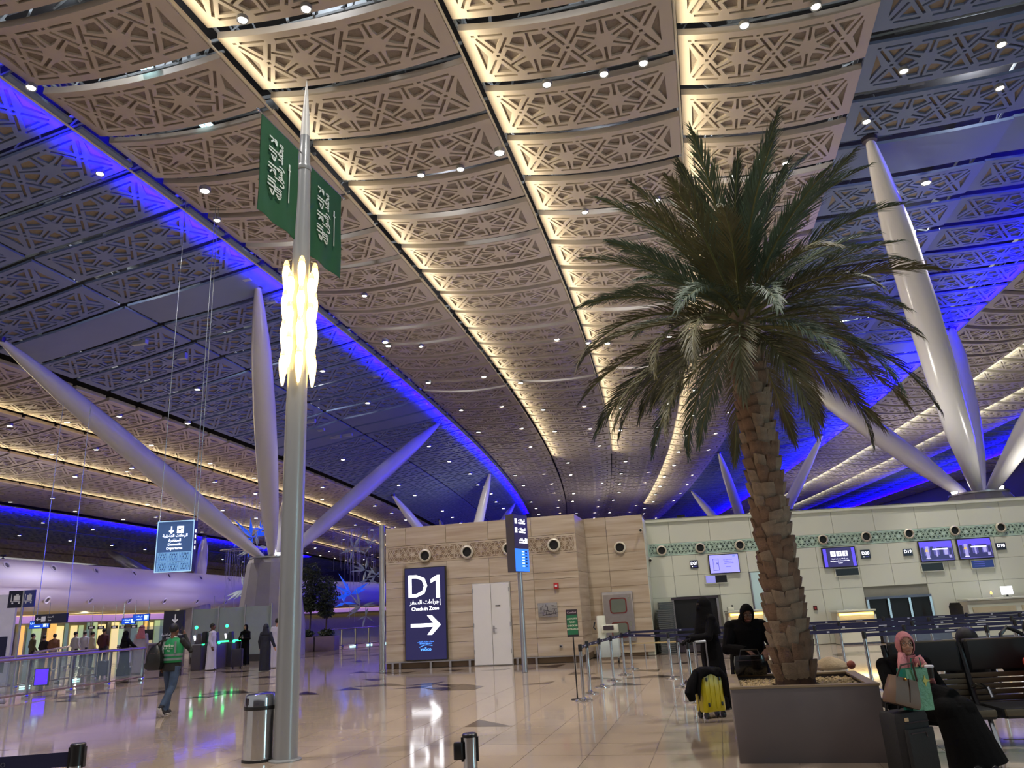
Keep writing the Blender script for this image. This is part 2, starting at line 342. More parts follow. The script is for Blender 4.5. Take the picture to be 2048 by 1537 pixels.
for zi, (zn, edges, zs, isb, phases, tilt, smax) in enumerate(ZONES):
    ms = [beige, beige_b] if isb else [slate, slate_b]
    deck = MB(); s_list = [2 + 3 * i for i in range(int((smax + 4) / 3))]
    for a, b_ in zip(s_list[:-1], s_list[1:]):
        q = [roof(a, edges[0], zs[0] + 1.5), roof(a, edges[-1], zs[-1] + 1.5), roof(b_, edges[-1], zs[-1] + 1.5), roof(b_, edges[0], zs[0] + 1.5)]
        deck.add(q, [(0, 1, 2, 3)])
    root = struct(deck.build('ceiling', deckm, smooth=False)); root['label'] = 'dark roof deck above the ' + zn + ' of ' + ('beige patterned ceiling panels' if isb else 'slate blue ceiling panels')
    for k in range(len(edges) - 1):
        o0, o1 = edges[k], edges[k + 1]; W = (o1 - o0) - (0.10 if isb else 0.03); oc = (o0 + o1) / 2
        big = lattice_panel('ceiling_panel', ms, W, PD, 2, True, sag=0.22 if isb else 0.06, lip=0.19 if isb else 0.09)
        small = lattice_panel('ceiling_panel_far', ms, W, PD, 2, False, sag=0.22 if isb else 0.06, lip=0.19 if isb else 0.09)
        plain = lattice_panel('ceiling_panel_plain', ms, W, PD, sag=0.06, lip=0.1, plain=True)
        za, zb = zs[k] + tilt, zs[k + 1] - 0.05
        far = MB(); i0 = int((phases[k] - 5) / PITCHR)
        s = phases[k] - i0 * PITCHR - PD / 2
        while s < smax:
            p, t, n = ax(s); c = p + n * oc; c.z = (za + zb) / 2
            ok = False
            for du in (-.5, 0, .5):
                for dv in (-.5, .5):
                    u_ = PX(c + n * (W * du) + t * (PD * dv))
                    if u_ and -260 < u_[0] < 2308 and -260 < u_[1] < 1260: ok = True
            if ok:
                xa = (n + Vector((0, 0, (zb - za) / W))).normalized(); ya = t; zax = xa.cross(ya)
                M = Matrix(((xa.x, ya.x, zax.x, c.x), (xa.y, ya.y, zax.y, c.y), (xa.z, ya.z, zax.z, c.z), (0, 0, 0, 1)))
                pl = any(abs(s - q) < w_ for q, w_ in PLAIN_ROWS.get(zn, []))
                dist = (c - CAMP).length
                if dist < 88:
                    place('ceiling_panel', plain if pl else (big if dist < 62 else small), root, M=M)
                else:
                    far.add([v.co[:] for v in small.vertices], [f.vertices[:] for f in small.polygons], 0, M)
                    far.m[-len(small.polygons):] = [f.material_index for f in small.polygons]
                GAPS.append((zn, k, s + PITCHR / 2, oc, W, (za + zb) / 2, isb))
            s += PITCHR
        if far.v: tag(far.build('distant_ceiling_panels', ms, root, smooth=False), kind='stuff')
    # a light rail and a truss over every seam, cross members over the rows
    for k, e in enumerate(edges):
        tr = MB(); st = 6.0
        while st < min(smax, 70):
            a = roof(st, e, zs[k] + .55); b_ = roof(st + 2.36, e, zs[k] + .55); c_ = roof(st + 1.18, e, zs[k] + 1.25)
            if PX(a) and -300 < PX(a)[0] < 2350:
                tr.cyl(a, b_, .045, seg=5); tr.cyl(roof(st, e, zs[k] + 1.25), roof(st + 2.36, e, zs[k] + 1.25), .045, seg=5); tr.cyl(a, c_, .03, seg=4); tr.cyl(c_, b_, .03, seg=4)
            st += 2.36
        if tr.v: tr.build('roof_truss', trussm, root)
    if zn in ('central', 'right band', 'left band'):
        for gi in range(18):
            rb = MB()
            for k in range(len(edges) - 1):
                o0, o1 = edges[k], edges[k + 1]; ss = phases[k] + (gi - 2) * PITCHR + .2 + .5
                rb.cyl(roof(ss, o0 + .2, zs[k] + .45), roof(ss, o1 - .2, zs[k + 1] + .45), .04, seg=5); rb.cyl(roof(ss + .1, o0 + .2, zs[k] + .95), roof(ss + .1, o1 - .2, zs[k + 1] + .95), .05, seg=5)
                rnd = random.Random(gi * 7 + k)
                for q in range(9):
                    f0 = (q + .3 * rnd.random()) / 7; oo = o0 + (o1 - o0) * f0; zz_ = zs[k] + (zs[k + 1] - zs[k]) * f0 + .42
                    rb.cyl(roof(ss - .1, oo, zz_), roof(ss + .1, oo + rnd.uniform(-.35, .35), zz_ + .55), rnd.uniform(.02, .05), seg=4)
                for q in range(2):
                    oo = o0 + (o1 - o0) * rnd.uniform(.1, .9); c = roof(ss + .25, oo, zs[k] + .75); rb.box(c, (rnd.uniform(.3, .9), .2, rnd.uniform(.15, .35)), R(-14))
            rb.build('roof_truss', trussm, root)
# --- cove light troughs along the seams of the central vault (lamps sit in the trough on the seam)
WARM = (1.0, 0.88, 0.58)
trough_m = mat('trough_pale_metal', srgb(215, 205, 185), 0.4, 0.2, 0.03)
def cove(zone_label, off, z, s0, s1, color, watt, width=0.12, aim_n=1.0, aim_z=0.5, step=8.0, drop=0.16, spread=R(150), rail=True):
    tb = MB(); s = s0
    lamps = []
    while s < s1:
        a, b_ = roof(s, off, z), roof(min(s + step, s1), off, z)
        if rail:
            tb.tube([roof(s, off - .10 * (1 if aim_n > 0 else -1), z - .02), roof(min(s + step, s1), off - .10 * (1 if aim_n > 0 else -1), z - .02)], .035, 6)
        p, t, n = ax((s + min(s + step, s1)) / 2); c = (a + b_) / 2; c.z = z - drop
        L = lamp('cove_lamp', 'AREA', c, watt * (b_ - a).length, color, (b_ - a).length, width, spread=spread)
        d = n * aim_n + Vector((0, 0, aim_z)); d.normalize(); zq = -d; xq = (b_ - a).normalized(); yq = zq.cross(xq)
        L.matrix_world = Matrix(((xq.x, yq.x, zq.x, c.x), (xq.y, yq.y, zq.y, c.y), (xq.z, yq.z, zq.z, c.z), (0, 0, 0, 1)))
        s += step
    if rail:
        o = tb.build('light_rail', trough_m); tag(o, zone_label, 'light rail')
cove('pale cove light rail along the left seam of the central ceiling', -5.5, 15.0, 8, 70, WARM, 7)
cove('pale cove light rail along the middle seam of the central ceiling', 0.1, 15.0, 8, 70, WARM, 7)
cove('pale cove light rail along the right seam of the central ceiling', 5.3, 15.0, 8, 110, WARM, 6.5)
for o_, z_, lb in ((-40.3, 11.7, 'lowest'), (-34.8, 12.2, 'middle'), (-29.4, 12.7, 'upper')): cove('thin warm light rail on the ' + lb + ' seam of the left vault', o_, z_, 26, 122, (1.0, .82, .45), 6, step=16.0)
for o_, z_, lb in ((25.1, 15.1, 'first'), (29.8, 15.0, 'second')): cove('thin pale light rail on the ' + lb + ' seam of the right vault', o_, z_, 40, 136, (.95, 1.0, .75), 5, step=16.0)
# --- blue wall-washers along the slate bands
BLUE = (0.003, 0.0, 1.0)
cove('thin rail of blue lights on the left edge of the central ceiling', -11.2, 15.0, 10, 112, BLUE, 130, aim_n=-1.0, aim_z=1.15, step=9.0, drop=0.24, spread=R(96))
cove('thin rail of blue lights across the slate band on the right', 20.2, 15.2, 24, 130, BLUE, 250, aim_n=-1.0, aim_z=0.85, step=11.0, drop=0.4, spread=R(110))
cove('thin rail of blue lights over the far left slate band', -46.2, 11.3, 34, 120, BLUE, 110, aim_n=-1.0, aim_z=1.0, step=13.0, drop=0.35, spread=R(100))
cove('thin rail of blue lights over the far right slate band', 42.1, 15.0, 60, 140, BLUE, 320, aim_n=-1.0, aim_z=0.25, step=16.0, drop=0.3)
# --- downlights in the gaps between the rows
dl_face = mat('downlight_lens', (1, .95, .88), .3, emit=(1.0, .93, .82), estr=22.0)
dl_ring = mat('downlight_ring', srgb(150, 150, 150), .4, .5)
_dm = MB().lathe([(.10, .02), (.13, .0), (.13, .10), (.06, .16)], 12, mi=1)
_dm.lathe([(.095, .012), (.001, .010)], 12, mi=0)
dl_mesh = _dm.mesh('ceiling_downlight', [dl_face, dl_ring])
ndl = 0
def downlight(p, sc=1.0):
    global ndl
    ndl += 1
    o = place('ceiling_downlight', dl_mesh, None, p); o.scale = (sc,) * 3
    tag(o, 'small round downlight shining in a gap between ceiling panels', 'downlight', 'ceiling downlights')
    return o
NEAR_DL = [(485, 42), (612, 20), (62, 177), (200, 349), (1094, 171), (1208, 150), (1287, 128), (1489, 53), (1632, 15), (1808, 144), (2003, 91), (2000, 178), (1733, 245), (921, 340), (842, 352), (1170, 426), (1314, 402), (729, 593), (842, 694), (1572, 328), (270, 596), (434, 442), (1470, 352)]
for (px, py) in NEAR_DL: downlight(G(px, py, 14.72 if px > 300 else 14.6), 1.0)
cnt = 0
for (zn, k, s, oc, W, z, isb) in GAPS:
    if cnt >= 250 or s < 33: continue
    h = random.Random(hash((len(zn), k, round(s * 10))) & 0xffff)
    ri = int(round(s / PITCHR))
    if ri % 3 == (k % 3):
        for q in (-.3, .3) if isb else (0.0,):
            if h.random() < .8:
                p = roof(s, oc + W * q + h.uniform(-.3, .3), z - .20)
                u_ = PX(p)
                if u_ and -30 < u_[0] < 2078 and 560 < u_[1] < 1200: downlight(p, 1.0 + min(1.0, s / 120)); cnt += 1

for p_ in FLD: downlight((p_[0], p_[1], p_[2] + .07), 1.3)  # housings added for the roof floods, hanging below the panels
# work lights and lit panels inside the roof void
for s in range(13, 44, 10):
    for o_ in (-8.3, -2.8, 2.6, 7.6, 14.0, -17.0): lamp('void_lamp', 'POINT', tuple(roof(s, o_, (14.2 if o_ < -12 else 15.0) + 1.15)), 130, (.86, .93, 1.0), .08)
panel_cy = mat('cyan_work_light', (.7, .95, 1), .3, emit=(.45, .85, 1.0), estr=7.0)
for (px, py, lb) in ((288, 131, 'upper'), (410, 248, 'lower')):
    t = thing('work_light', f'square bluish work light in a ceiling gap, {lb} of two at the upper left', 'light', G(px, py, 15.15), R(-14)); box_part('housing', (0, 0, .06), (.42, .3, .1), deckm, t); MB().box((0, 0, 0), (.36, .24, .02)).build('lit_panel', panel_cy, t, smooth=False); box_part('divider', (0, 0, -.012), (.02, .26, .01), deckm, t)
# ================================================================== FLOOR
def marble(name, c, rough):
    m = bpy.data.materials.new(name); m.use_nodes = True; nt = m.node_tree; b = nt.nodes['Principled BSDF']
    geo = nt.nodes.new('ShaderNodeNewGeometry'); oi = nt.nodes.new('ShaderNodeObjectInfo')
    n1 = nt.nodes.new('ShaderNodeTexNoise'); n1.inputs['Scale'].default_value = .7; n1.inputs['Detail'].default_value = 3
    n2 = nt.nodes.new('ShaderNodeTexNoise'); n2.inputs['Scale'].default_value = 90; n2.inputs['Detail'].default_value = 2
    nt.links.new(geo.outputs['Position'], n1.inputs['Vector']); nt.links.new(geo.outputs['Position'], n2.inputs['Vector'])
    ad = nt.nodes.new('ShaderNodeMath'); ad.operation = 'MULTIPLY_ADD'; ad.inputs[1].default_value = .25
    nt.links.new(n2.outputs['Fac'], ad.inputs[0]); nt.links.new(n1.outputs['Fac'], ad.inputs[2])
    a2 = nt.nodes.new('ShaderNodeMath'); a2.operation = 'MULTIPLY_ADD'; a2.inputs[1].default_value = .22
    nt.links.new(oi.outputs['Random'], a2.inputs[0]); nt.links.new(ad.outputs[0], a2.inputs[2])
    rp = nt.nodes.new('ShaderNodeValToRGB'); rp.color_ramp.elements[0].position = .35; rp.color_ramp.elements[1].position = 1.0
    rp.color_ramp.elements[0].color = (*(Vector(c) * .86), 1); rp.color_ramp.elements[1].color = (*(Vector(c) * 1.14), 1)
    nt.links.new(a2.outputs[0], rp.inputs['Fac']); nt.links.new(rp.outputs['Color'], b.inputs['Base Color'])
    b.inputs['Roughness'].default_value = rough; b.inputs['Specular IOR Level'].default_value = .55
    MATS[name] = m; return m
floor_m = marble('floor_polished_granite', srgb(164, 148, 133), 0.07)
inlay_m = mat('floor_inlay_dark', srgb(58, 46, 44), 0.12, 0, .1, 30)
bed_m = mat('tile_joint', srgb(110, 96, 84), 0.4)
floor = struct(MB().box((-15, 72, -.105), (150, 174, .2)).build('floor', floor_m, smooth=False)); floor['label'] = 'polished beige granite floor with dark triangular inlays'
ED = Vector((.242, .970)); EN = Vector((.970, -.242)); TS = .75
tile_mesh = MB().box((0, 0, -.0025), (TS - .007, TS - .007, .005)).mesh('floor_tile', floor_m, smooth=False)
rzt = math.atan2(EN.y, EN.x)
def tpos(i, j): return EN * (-.92 + TS * (i + .5)) + ED * (11.61 + TS * (j + .5))
cand = []
for i in range(-22, 16):
    for j in range(-10, 12):
        c = tpos(i, j); p = PX((c.x, c.y, 0))
        if p and -60 < p[0] < 2100 and p[1] < 1640: cand.append((c.length, i, j))
cand.sort()
for _, i, j in cand[:298]:
    c = tpos(i, j); place('floor_tile', tile_mesh, floor, (c.x, c.y, .0), rzt)
b = MB()
for _, i, j in cand[:298]:
    c = tpos(i, j); b.box((c.x, c.y, -.0045), (TS, TS, .001), rzt)
b.build('tile_joint_bed', bed_m, floor, smooth=False)
h = TS / 2 - .004
tri_meshes = [MB().prism(t, .0012).mesh('floor_inlay', inlay_m, smooth=False) for t in ([(-h, -h), (h, -h), (-h, h)], [(-h, -h), (h, -h), (h, h)], [(-h, -h), (h, -h), (h, h), (-h, h)], [(-h, h), (h, -h), (h, h)])]
c = tpos(-4, 0); place('floor_inlay', tri_meshes[0], floor, (c.x, c.y, .0005), rzt)
rn = random.Random(4); ni = 0
for j in range(5, 60):
    for i in range(-44, 26):
        c = tpos(i, j); p = PX((c.x, c.y, 0))
        if not p or not (-20 < p[0] < 2060) or ni > 285: continue
        band = (j % 7 in (0, 1, 2, 4))
        if band and rn.random() < (.34 if j < 16 else .24):
            k = rn.choice((0, 1, 3, 0, 1, 2)); place('floor_inlay', tri_meshes[k], floor, (c.x, c.y, .0005 if j < 8 else -.0044), rzt); ni += 1
# ================================================================== WALLS
class WF:   # a wall frame: u along the wall, d out of the wall toward the camera, z up
    def __init__(s, p0, p1):
        s.p0 = Vector((p0[0], p0[1], 0)); dv = Vector((p1[0] - p0[0], p1[1] - p0[1], 0)); s.L = dv.length; s.rz = math.atan2(dv.y, dv.x)
        s.M = Matrix.Translation(s.p0) @ Matrix.Rotation(s.rz, 4, 'Z')
    def at(s, u, d, z): return s.M @ Vector((u, -d, z))
W1 = WF((-4.56, 25.8), (1.75, 24.3)); W2 = WF((2.2, 26.15), (4.15, 25.7)); W3 = WF((4.45, 27.0), (17.3, 26.0))
def stone(name):
    m = bpy.data.materials.new(name); m.use_nodes = True; nt = m.node_tree; b = nt.nodes['Principled BSDF']
    geo = nt.nodes.new('ShaderNodeNewGeometry'); oi = nt.nodes.new('ShaderNodeObjectInfo')
    mp = nt.nodes.new('ShaderNodeVectorMath'); mp.operation = 'MULTIPLY'; mp.inputs[1].default_value = (.35, .35, 5.0)
    nt.links.new(geo.outputs['Position'], mp.inputs[0])
    ad = nt.nodes.new('ShaderNodeVectorMath'); ad.operation = 'ADD'; nt.links.new(mp.outputs[0], ad.inputs[0])
    sc = nt.nodes.new('ShaderNodeVectorMath'); sc.operation = 'SCALE'; sc.inputs[0].default_value = (5, 3, 9); nt.links.new(oi.outputs['Random'], sc.inputs['Scale']); nt.links.new(sc.outputs[0], ad.inputs[1])
    n1 = nt.nodes.new('ShaderNodeTexNoise'); n1.inputs['Scale'].default_value = 1.4; n1.inputs['Detail'].default_value = 5; nt.links.new(ad.outputs[0], n1.inputs['Vector'])
    rp = nt.nodes.new('ShaderNodeValToRGB'); e = rp.color_ramp.elements; e[0].position = .3; e[1].position = .7
    e[0].color = (*srgb(176, 154, 128), 1); e[1].color = (*srgb(208, 194, 172), 1)
    nt.links.new(n1.outputs['Fac'], rp.inputs['Fac']); nt.links.new(rp.outputs['Color'], b.inputs['Base Color']); b.inputs['Roughness'].default_value = .5
    MATS[name] = m; return m
stone_m = stone('travertine_beige'); joint_m = mat('stone_joint_dark', srgb(120, 100, 78), .8)
carve_b = mat('carved_stone_backing', srgb(150, 128, 104), .8, 0, .1, 40)
white_m = mat('panel_offwhite', srgb(222, 224, 206), .4, 0, .025, .5); white_j = mat('panel_joint', srgb(150, 150, 138), .7)
steel = mat('brushed_steel', srgb(188, 186, 190), .28, .9, .06, 8); steel_d = mat('dark_steel', srgb(96, 88, 96), .3, .8, .08, 6); chrome = mat('polished_steel', srgb(205, 208, 212), .12, 1.0, .02)
black = mat('matt_black', srgb(16, 16, 18), .5, 0, .1); blackp = mat('black_plastic', srgb(28, 28, 30), .35, 0, .08); navy = mat('navy_sign', srgb(30, 32, 58), .35, 0, .05)
def cladding(name, W, z_list, u_lists, m, core_m, thick_core, root_label, skip=None, gap=.008, zb=0.0):
    core = MB().box((W.L / 2, thick_core / 2 + .03, (z_list[-1] + zb) / 2), (W.L, thick_core, z_list[-1] - zb - .01), M=W.M)
    root = struct(core.build(name, core_m, smooth=False)); root['label'] = root_label
    for k in range(len(z_list) - 1):
        z0, z1 = z_list[k], z_list[k + 1]; us = u_lists[k] if isinstance(u_lists[0], (list, tuple)) else u_lists
        for a, b_ in zip(us[:-1], us[1:]):
            if skip and skip(a, b_, z0, z1): continue
            MB().box(((a + b_) / 2, .012, (z0 + z1) / 2), (b_ - a - gap, .045, z1 - z0 - gap), M=W.M, bev=.006).build('wall_panel', m, root, smooth=False)
    return root
z1 = [.2, .74, 1.17, 1.64, 2.2, 2.5, 2.7, 3.28]; ul = [0, .72, 2.15, 3.0, 4.27, 5.05, 6.49]; uf = [0, .72, 2.15, 3.6, 5.05, 6.49]
wallD = cladding('wall_center', W1, z1, [ul, ul, ul, ul, ul, uf, uf], stone_m, joint_m, 3.2, 'beige travertine wall of the check-in block with the lit zone sign', skip=lambda a, b, z0, z1: a >= 2.99 and b <= 4.3 and z1 <= 2.51)
for a, b_ in zip(uf[:-1], uf[1:]): MB().box(((a + b_) / 2, .012, 4.17), (b_ - a - .008, .045, .60), M=W1.M, bev=.006).build('wall_panel', stone_m, wallD, smooth=False)
def vert_panel(name, mats, W, u0, u1, z0, z1, n, root, dz=.0, thick=.03, out=.0):
    L = u1 - u0; me = lattice_panel(name, mats, L, z1 - z0, n, True, sag=0, thick=thick, lip=thick + .01, length=2 * n + 1.7)
    # local x -> u, local y -> z, local -z -> toward camera
    A = W.M @ Matrix.Translation(((u0 + u1) / 2, -.012 - out, (z0 + z1) / 2)) @ Matrix(((1, 0, 0, 0), (0, 0, 1, 0), (0, 1, 0, 0), (0, 0, 0, 1)))
    return place(name, me, root, M=A)
for a, b_ in ((0, 1.42), (1.42, 2.88), (2.88, 4.29), (4.29, 5.78), (5.78, 6.49)):
    vert_panel('carved_panel', [stone_m, carve_b], W1, a + .003, b_ - .003, 3.285, 3.86, 2 if b_ - a > 1 else 1, wallD, thick=.012)
# return face and second face of the block
RF = WF((1.75, 24.3), (2.2, 26.15))
cladding('wall_return', RF, [.2, .74, 1.17, 1.64, 2.2, 2.7, 3.28, 3.86, 4.47], [0, RF.L], stone_m, joint_m, .3, 'narrow side face of the travertine check-in block')
w2 = cladding('wall_recess', W2, [.1, .74, 1.17, 1.64, 2.2, 2.7, 3.28, 3.86, 4.5], [0, .75, W2.L], stone_m, joint_m, .9, 'set-back travertine wall holding the steel hose cabinet')
WR = WF((4.15, 25.7), (4.45, 27.0)); cladding('wall_return', WR, [.0, 2.46, 3.15, 3.57, 4.4], [0, WR.L], white_m, white_j, .2, 'narrow off-white return beside the check-in wall')
# --- off-white check-in wall with lattice band
zz3 = [0.0, 1.75, 2.46, 3.15]; us3 = [.0, .8, 1.62, 2.3, 3.35, 4.1, 4.9, 5.7, 6.3, 7.05, 8.1, 9.15, 9.95, 10.8, 11.6, 12.5, 13.4, 14.4, 15.5, 17.0]
def skip3(a, b, z0, z1): return (z1 <= 1.76 and ((a >= .79 and b <= 2.31) or (a >= 7.04 and b <= 9.16))) or (z1 <= 2.47 and a >= 3.34 and b <= 4.11)
class WX(WF): pass
W3x = WF((4.45, 27.0), tuple(W3.at(17.0, 0, 0)[:2]))
wallR = cladding('wall_right', W3x, zz3, us3, white_m, white_j, .5, 'off-white check-in wall with a pierced ornamental band', skip=skip3)
ut = [.0, .8, 2.2, 3.6, 5.0, 6.4, 7.8, 9.2, 10.6, 12.0, 13.4, 14.8, 17.0]
for a, b_ in zip(ut[:-1], ut[1:]): MB().box(((a + b_) / 2, .012, 3.95), (b_ - a - .008, .045, .74), M=W3.M, bev=.006).build('wall_panel', white_m, wallR, smooth=False)
MB().box((8.5, -.02, 4.36), (17.0, .14, .08), M=W3.M).build('coping', white_m, wallR, smooth=False)
MB().box((8.5, .25, 3.85), (17.0, .4, 1.2), M=W3.M).build('wall_core', white_j, wallR, smooth=False)
mint = mat('lattice_mint', srgb(196, 222, 204), .45, 0, .03); mint_b = mat('lattice_mint_backing', srgb(96, 118, 110), .6, 0, .1, 20)
vu = [.47, 1.81, 3.17, 4.58, 5.99, 7.44, 8.87, 10.38, 11.89, 13.3, 14.7]
for a, b_ in zip([-.0] + vu, vu + [16.0]):
    if b_ - a > .3: vert_panel('lattice_panel', [mint, mint_b], W3, a + .004, b_ - .004, 3.16, 3.575, 3 if b_ - a > 1 else 1, wallR, thick=.03)
# --- round air nozzles
ringm = mat('nozzle_ring', srgb(224, 216, 196), .35, .1)
nz = MB(); nz.lathe([(.21, 0), (.21, .03), (.165, .045), (.15, .03), (.15, 0)], 24, mi=0); nz.lathe([(.15, .005), (.10, .012), (.10, -.0), (.001, .0)], 20, mi=1)
nz_mesh = nz.mesh('air_nozzle', [ringm, black])
def nozzle(W, u, z, label, sc=1.0):
    A = W.M @ Matrix.Translation((u, -.03, z)) @ Matrix.Rotation(PI / 2, 4, 'X') @ Matrix.Diagonal((sc, sc, 1.5, 1))
    o = place('air_nozzle', nz_mesh, None, M=A); return tag(o, label, 'air nozzle', 'round wall air nozzles')
for n_, (u, z) in zip(('leftmost', 'second', 'third', 'rightmost'), ((1.42, 3.50), (2.88, 3.52), (4.29, 3.53), (5.78, 3.54))): nozzle(W1, u, z, f'{n_} of the four round black air nozzles on the travertine wall')
nozzle(W2, 1.17, 3.45, 'round black air nozzle above the steel hose cabinet', .95)
for q, u in enumerate(vu):
    if u < 12.5: nozzle(W3, u, 3.34 + .009 * u, f"round air nozzle in the ornamental band, {['leftmost', 'second from the left', 'third from the left', 'hidden behind the palm', 'just right of the palm', 'fifth from the right end', 'above counter sign D20', 'above counter sign D19', 'rightmost in view'][min(q, 8)]}", .82)
MB().box((W1.L / 2, 1.63, 3.85), (W1.L, 3.2, 1.1), M=W1.M).build('wall_core', joint_m, wallD, smooth=False)
# --- plinth rails
kick = MB().box((1.5, .2, .1), (3.0, .3, .2), M=W1.M).build('plinth', steel_d, wallD, smooth=False); MB().box((5.38, .2, .1), (2.22, .3, .2), M=W1.M).build('plinth', steel_d, wallD, smooth=False)
MB().box((1.5, -.02, .19), (3.0, .1, .03), M=W1.M).build('plinth_rail', steel, wallD); MB().box((5.38, -.02, .19), (2.22, .1, .03), M=W1.M).build('plinth_rail', steel, wallD)
for u in (.25, .5, 1.55, 2.2, 2.85, 4.4, 5.0, 6.2): MB().box((u, -.03, .09), (.07, .05, .18), M=W1.M).build('plinth_leg', steel, wallD)
# ================================================================== things on the centre wall
def on(W, u, d, z): return W.at(u, d, z)
dw = mat('door_paint_white', srgb(232, 230, 228), .4, 0, .015); 
dr = struct(MB().box((0, .02, 1.25), (1.26, .10, 2.5)).build('door_1', mat('door_frame', srgb(205, 200, 196), .4), None, on(W1, 3.63, .0, 0), W1.rz)); dr['label'] = 'white double service door in the travertine wall'
for sx_ in (-1, 1):
    lf = MB().box((sx_ * .305, -.045, 1.245), (.595, .05, 2.44), bev=.006).build('door_leaf', dw, dr, smooth=False)
    for zq in (.35, 1.15, 2.2): MB().cyl((sx_ * .60, -.08, zq), (sx_ * .60, -.08, zq + .13), .014).build('hinge', steel, lf)
hd = MB().box((.06, -.085, 1.08), (.045, .02, .2)); hd.tube([(.06, -.1, 1.1), (.06, -.13, 1.1), (.17, -.13, 1.1)], .012); hd.build('handle', steel, dr)
box_part('door_number', (.22, -.075, 1.78), (.16, .01, .035), blackp, dr)
# lit zone sign
sg = thing('zone_sign', 'tall backlit navy sign reading D1 Check-in Zone', 'sign', on(W1, 1.435, .03, .24), W1.rz)
snavy = mat('backlit_navy', srgb(36, 34, 70), .25, emit=srgb(44, 42, 92), estr=.55); litw = mat('backlit_white', (1, 1, 1), .4, emit=(.92, .94, 1.0), estr=2.6); litb = mat('backlit_blue', (.1, .35, 1), .4, emit=(.08, .3, 1.0), estr=1.6)
box_part('sign_body', (0, -.06, 1.44), (1.42, .12, 2.88), blackp, sg); MB().box((0, -.123, 1.44), (1.38, .006, 2.84)).build('light_panel', snavy, sg, smooth=False)
F0 = -.130
write('D', 1.02, litw, sg, (-.26, F0, 2.25), bold=.006, sx=1.0); place('lettering', MB().prism([(.02, -.36), (.145, -.36), (.145, .36), (.06, .36), (-.17, .235), (-.17, .115), (.02, .20)], .004).mesh('lettering', litw, smooth=False), sg, M=face_M((.37, F0, 2.25)))
write(arabic('إجراءات السفر'), .19, litw, sg, (0, F0, 1.78)); write('Check-in Zone', .155, litw, sg, (0, F0, 1.57), bold=.002)
ar = [(-.5, -.055), (.27, -.055), (.06, -.30), (.22, -.30), (.52, 0), (.22, .30), (.06, .30), (.27, .055), (-.5, .055)]
place('arrow', MB().prism(ar, .004).mesh('arrow', litw, smooth=False), sg, M=face_M((0, F0, 1.06)))
write(arabic('خدمات مطارات الرياض'), .06, litb, sg, (0, F0, .56)); write('RIYADH AIRPORTS', .05, litb, sg, (0, F0, .50), bold=.001)
write('veδco', .15, litb, sg, (0, F0, .33), bold=.004)
sw_ = [(-.22 + .44 * i / 12, .05 * math.sin(PI * i / 12) + .04 * i / 12) for i in range(13)]
place('swoosh', MB().prism(sw_ + [(x, y - .018) for x, y in reversed(sw_)], .003).mesh('swoosh', litb, smooth=False), sg, M=face_M((0, F0, .40)))
# fire alarm, relief plaque, socket
fa = thing('fire_alarm', 'small red fire alarm call point on the travertine wall', 'fire alarm', on(W1, 5.77, .02, 2.22), W1.rz)
redm = mat('alarm_red', srgb(190, 40, 44), .35); box_part('housing', (0, -.03, .06), (.15, .06, .18), redm, fa, bev=.01); box_part('button_plate', (0, -.063, .06), (.07, .008, .07), mat('alarm_white', srgb(230, 220, 220), .4), fa)
pq = thing('plaque', 'grey metal relief plaque with a floor plan on the stone wall', 'plaque', on(W1, 5.45, .02, 1.57), W1.rz)
pqm = mat('plaque_grey', srgb(166, 164, 164), .35, .5, .08, 30); box_part('plate', (0, -.02, 0), (.62, .03, .43), pqm, pq, bev=.008)
rn = random.Random(8)
for k in range(26): box_part('relief_bar', (rn.uniform(-.25, .25), -.038, rn.uniform(-.16, .16)), ((rn.uniform(.05, .18), .01, .012) if k % 2 else (.012, .01, rn.uniform(.04, .14))), steel_d, pq)
so = thing('wall_socket', 'small square steel floor socket low on the travertine wall', 'socket', on(W1, 5.79, .02, .48), W1.rz); box_part('cover', (0, -.012, 0), (.1, .02, .1), steel, so, bev=.005); MB().cyl((0, -.022, 0), (0, -.026, 0), .025).build('outlet', blackp, so)
# hose cabinet
hc = thing('hose_cabinet', 'stainless steel fire hose cabinet with two red-framed windows', 'cabinet', on(W2, .93, .02, .46), W2.rz)
box_part('body', (0, -.03, .78), (1.0, .08, 1.56), steel, hc, bev=.01)
def rrect(w_, h_, r_, n=5): return [(sx * (w_ / 2 - r_) + r_ * math.cos(a), sy * (h_ / 2 - r_) + r_ * math.sin(a)) for sx, sy, a0 in ((1, 1, 0), (-1, 1, PI / 2), (-1, -1, PI), (1, -1, 1.5 * PI)) for a in [a0 + PI / 2 * i / n for i in range(n + 1)]]
for zc in (1.12, .36):
    d_ = box_part('door', (0, -.075, zc), (.94, .014, .72), steel, hc)
    place('window_frame', MB().prism(rrect(.56, .5, .1), .02).mesh('window_frame', mat('frame_red', srgb(120, 46, 46), .4), smooth=False), d_, M=face_M((.02, -.08, zc + .0)))
    place('window_pane', MB().prism(rrect(.48, .42, .07), .024).mesh('window_pane', mat('cabinet_glass', srgb(120, 128, 118), .1, 0, .05), smooth=False), d_, M=face_M((.02, -.08, zc)))
    box_part('latch', (.38, -.085, zc + .18), (.05, .015, .16), white_j, d_)
# security cameras on the corner
for (p, lb) in ((on(W2, 1.93, .12, 3.98), 'small white bullet security camera high on the stone corner'), (on(W3, .05, .12, 3.05), 'white dome security camera under the ornamental band')):
    cm = thing('security_camera', lb, 'camera', p, W2.rz); MB().cyl((0, -.14, -.03), (0, .04, .0), .05, .05, 14).build('housing', white_m, cm); MB().cyl((0, -.16, -.035), (0, -.14, -.03), .04, .045, 14).build('lens', blackp, cm); MB().cyl((0, .04, 0), (0, .14, .06), .02, .03, 8).build('bracket', white_m, cm)
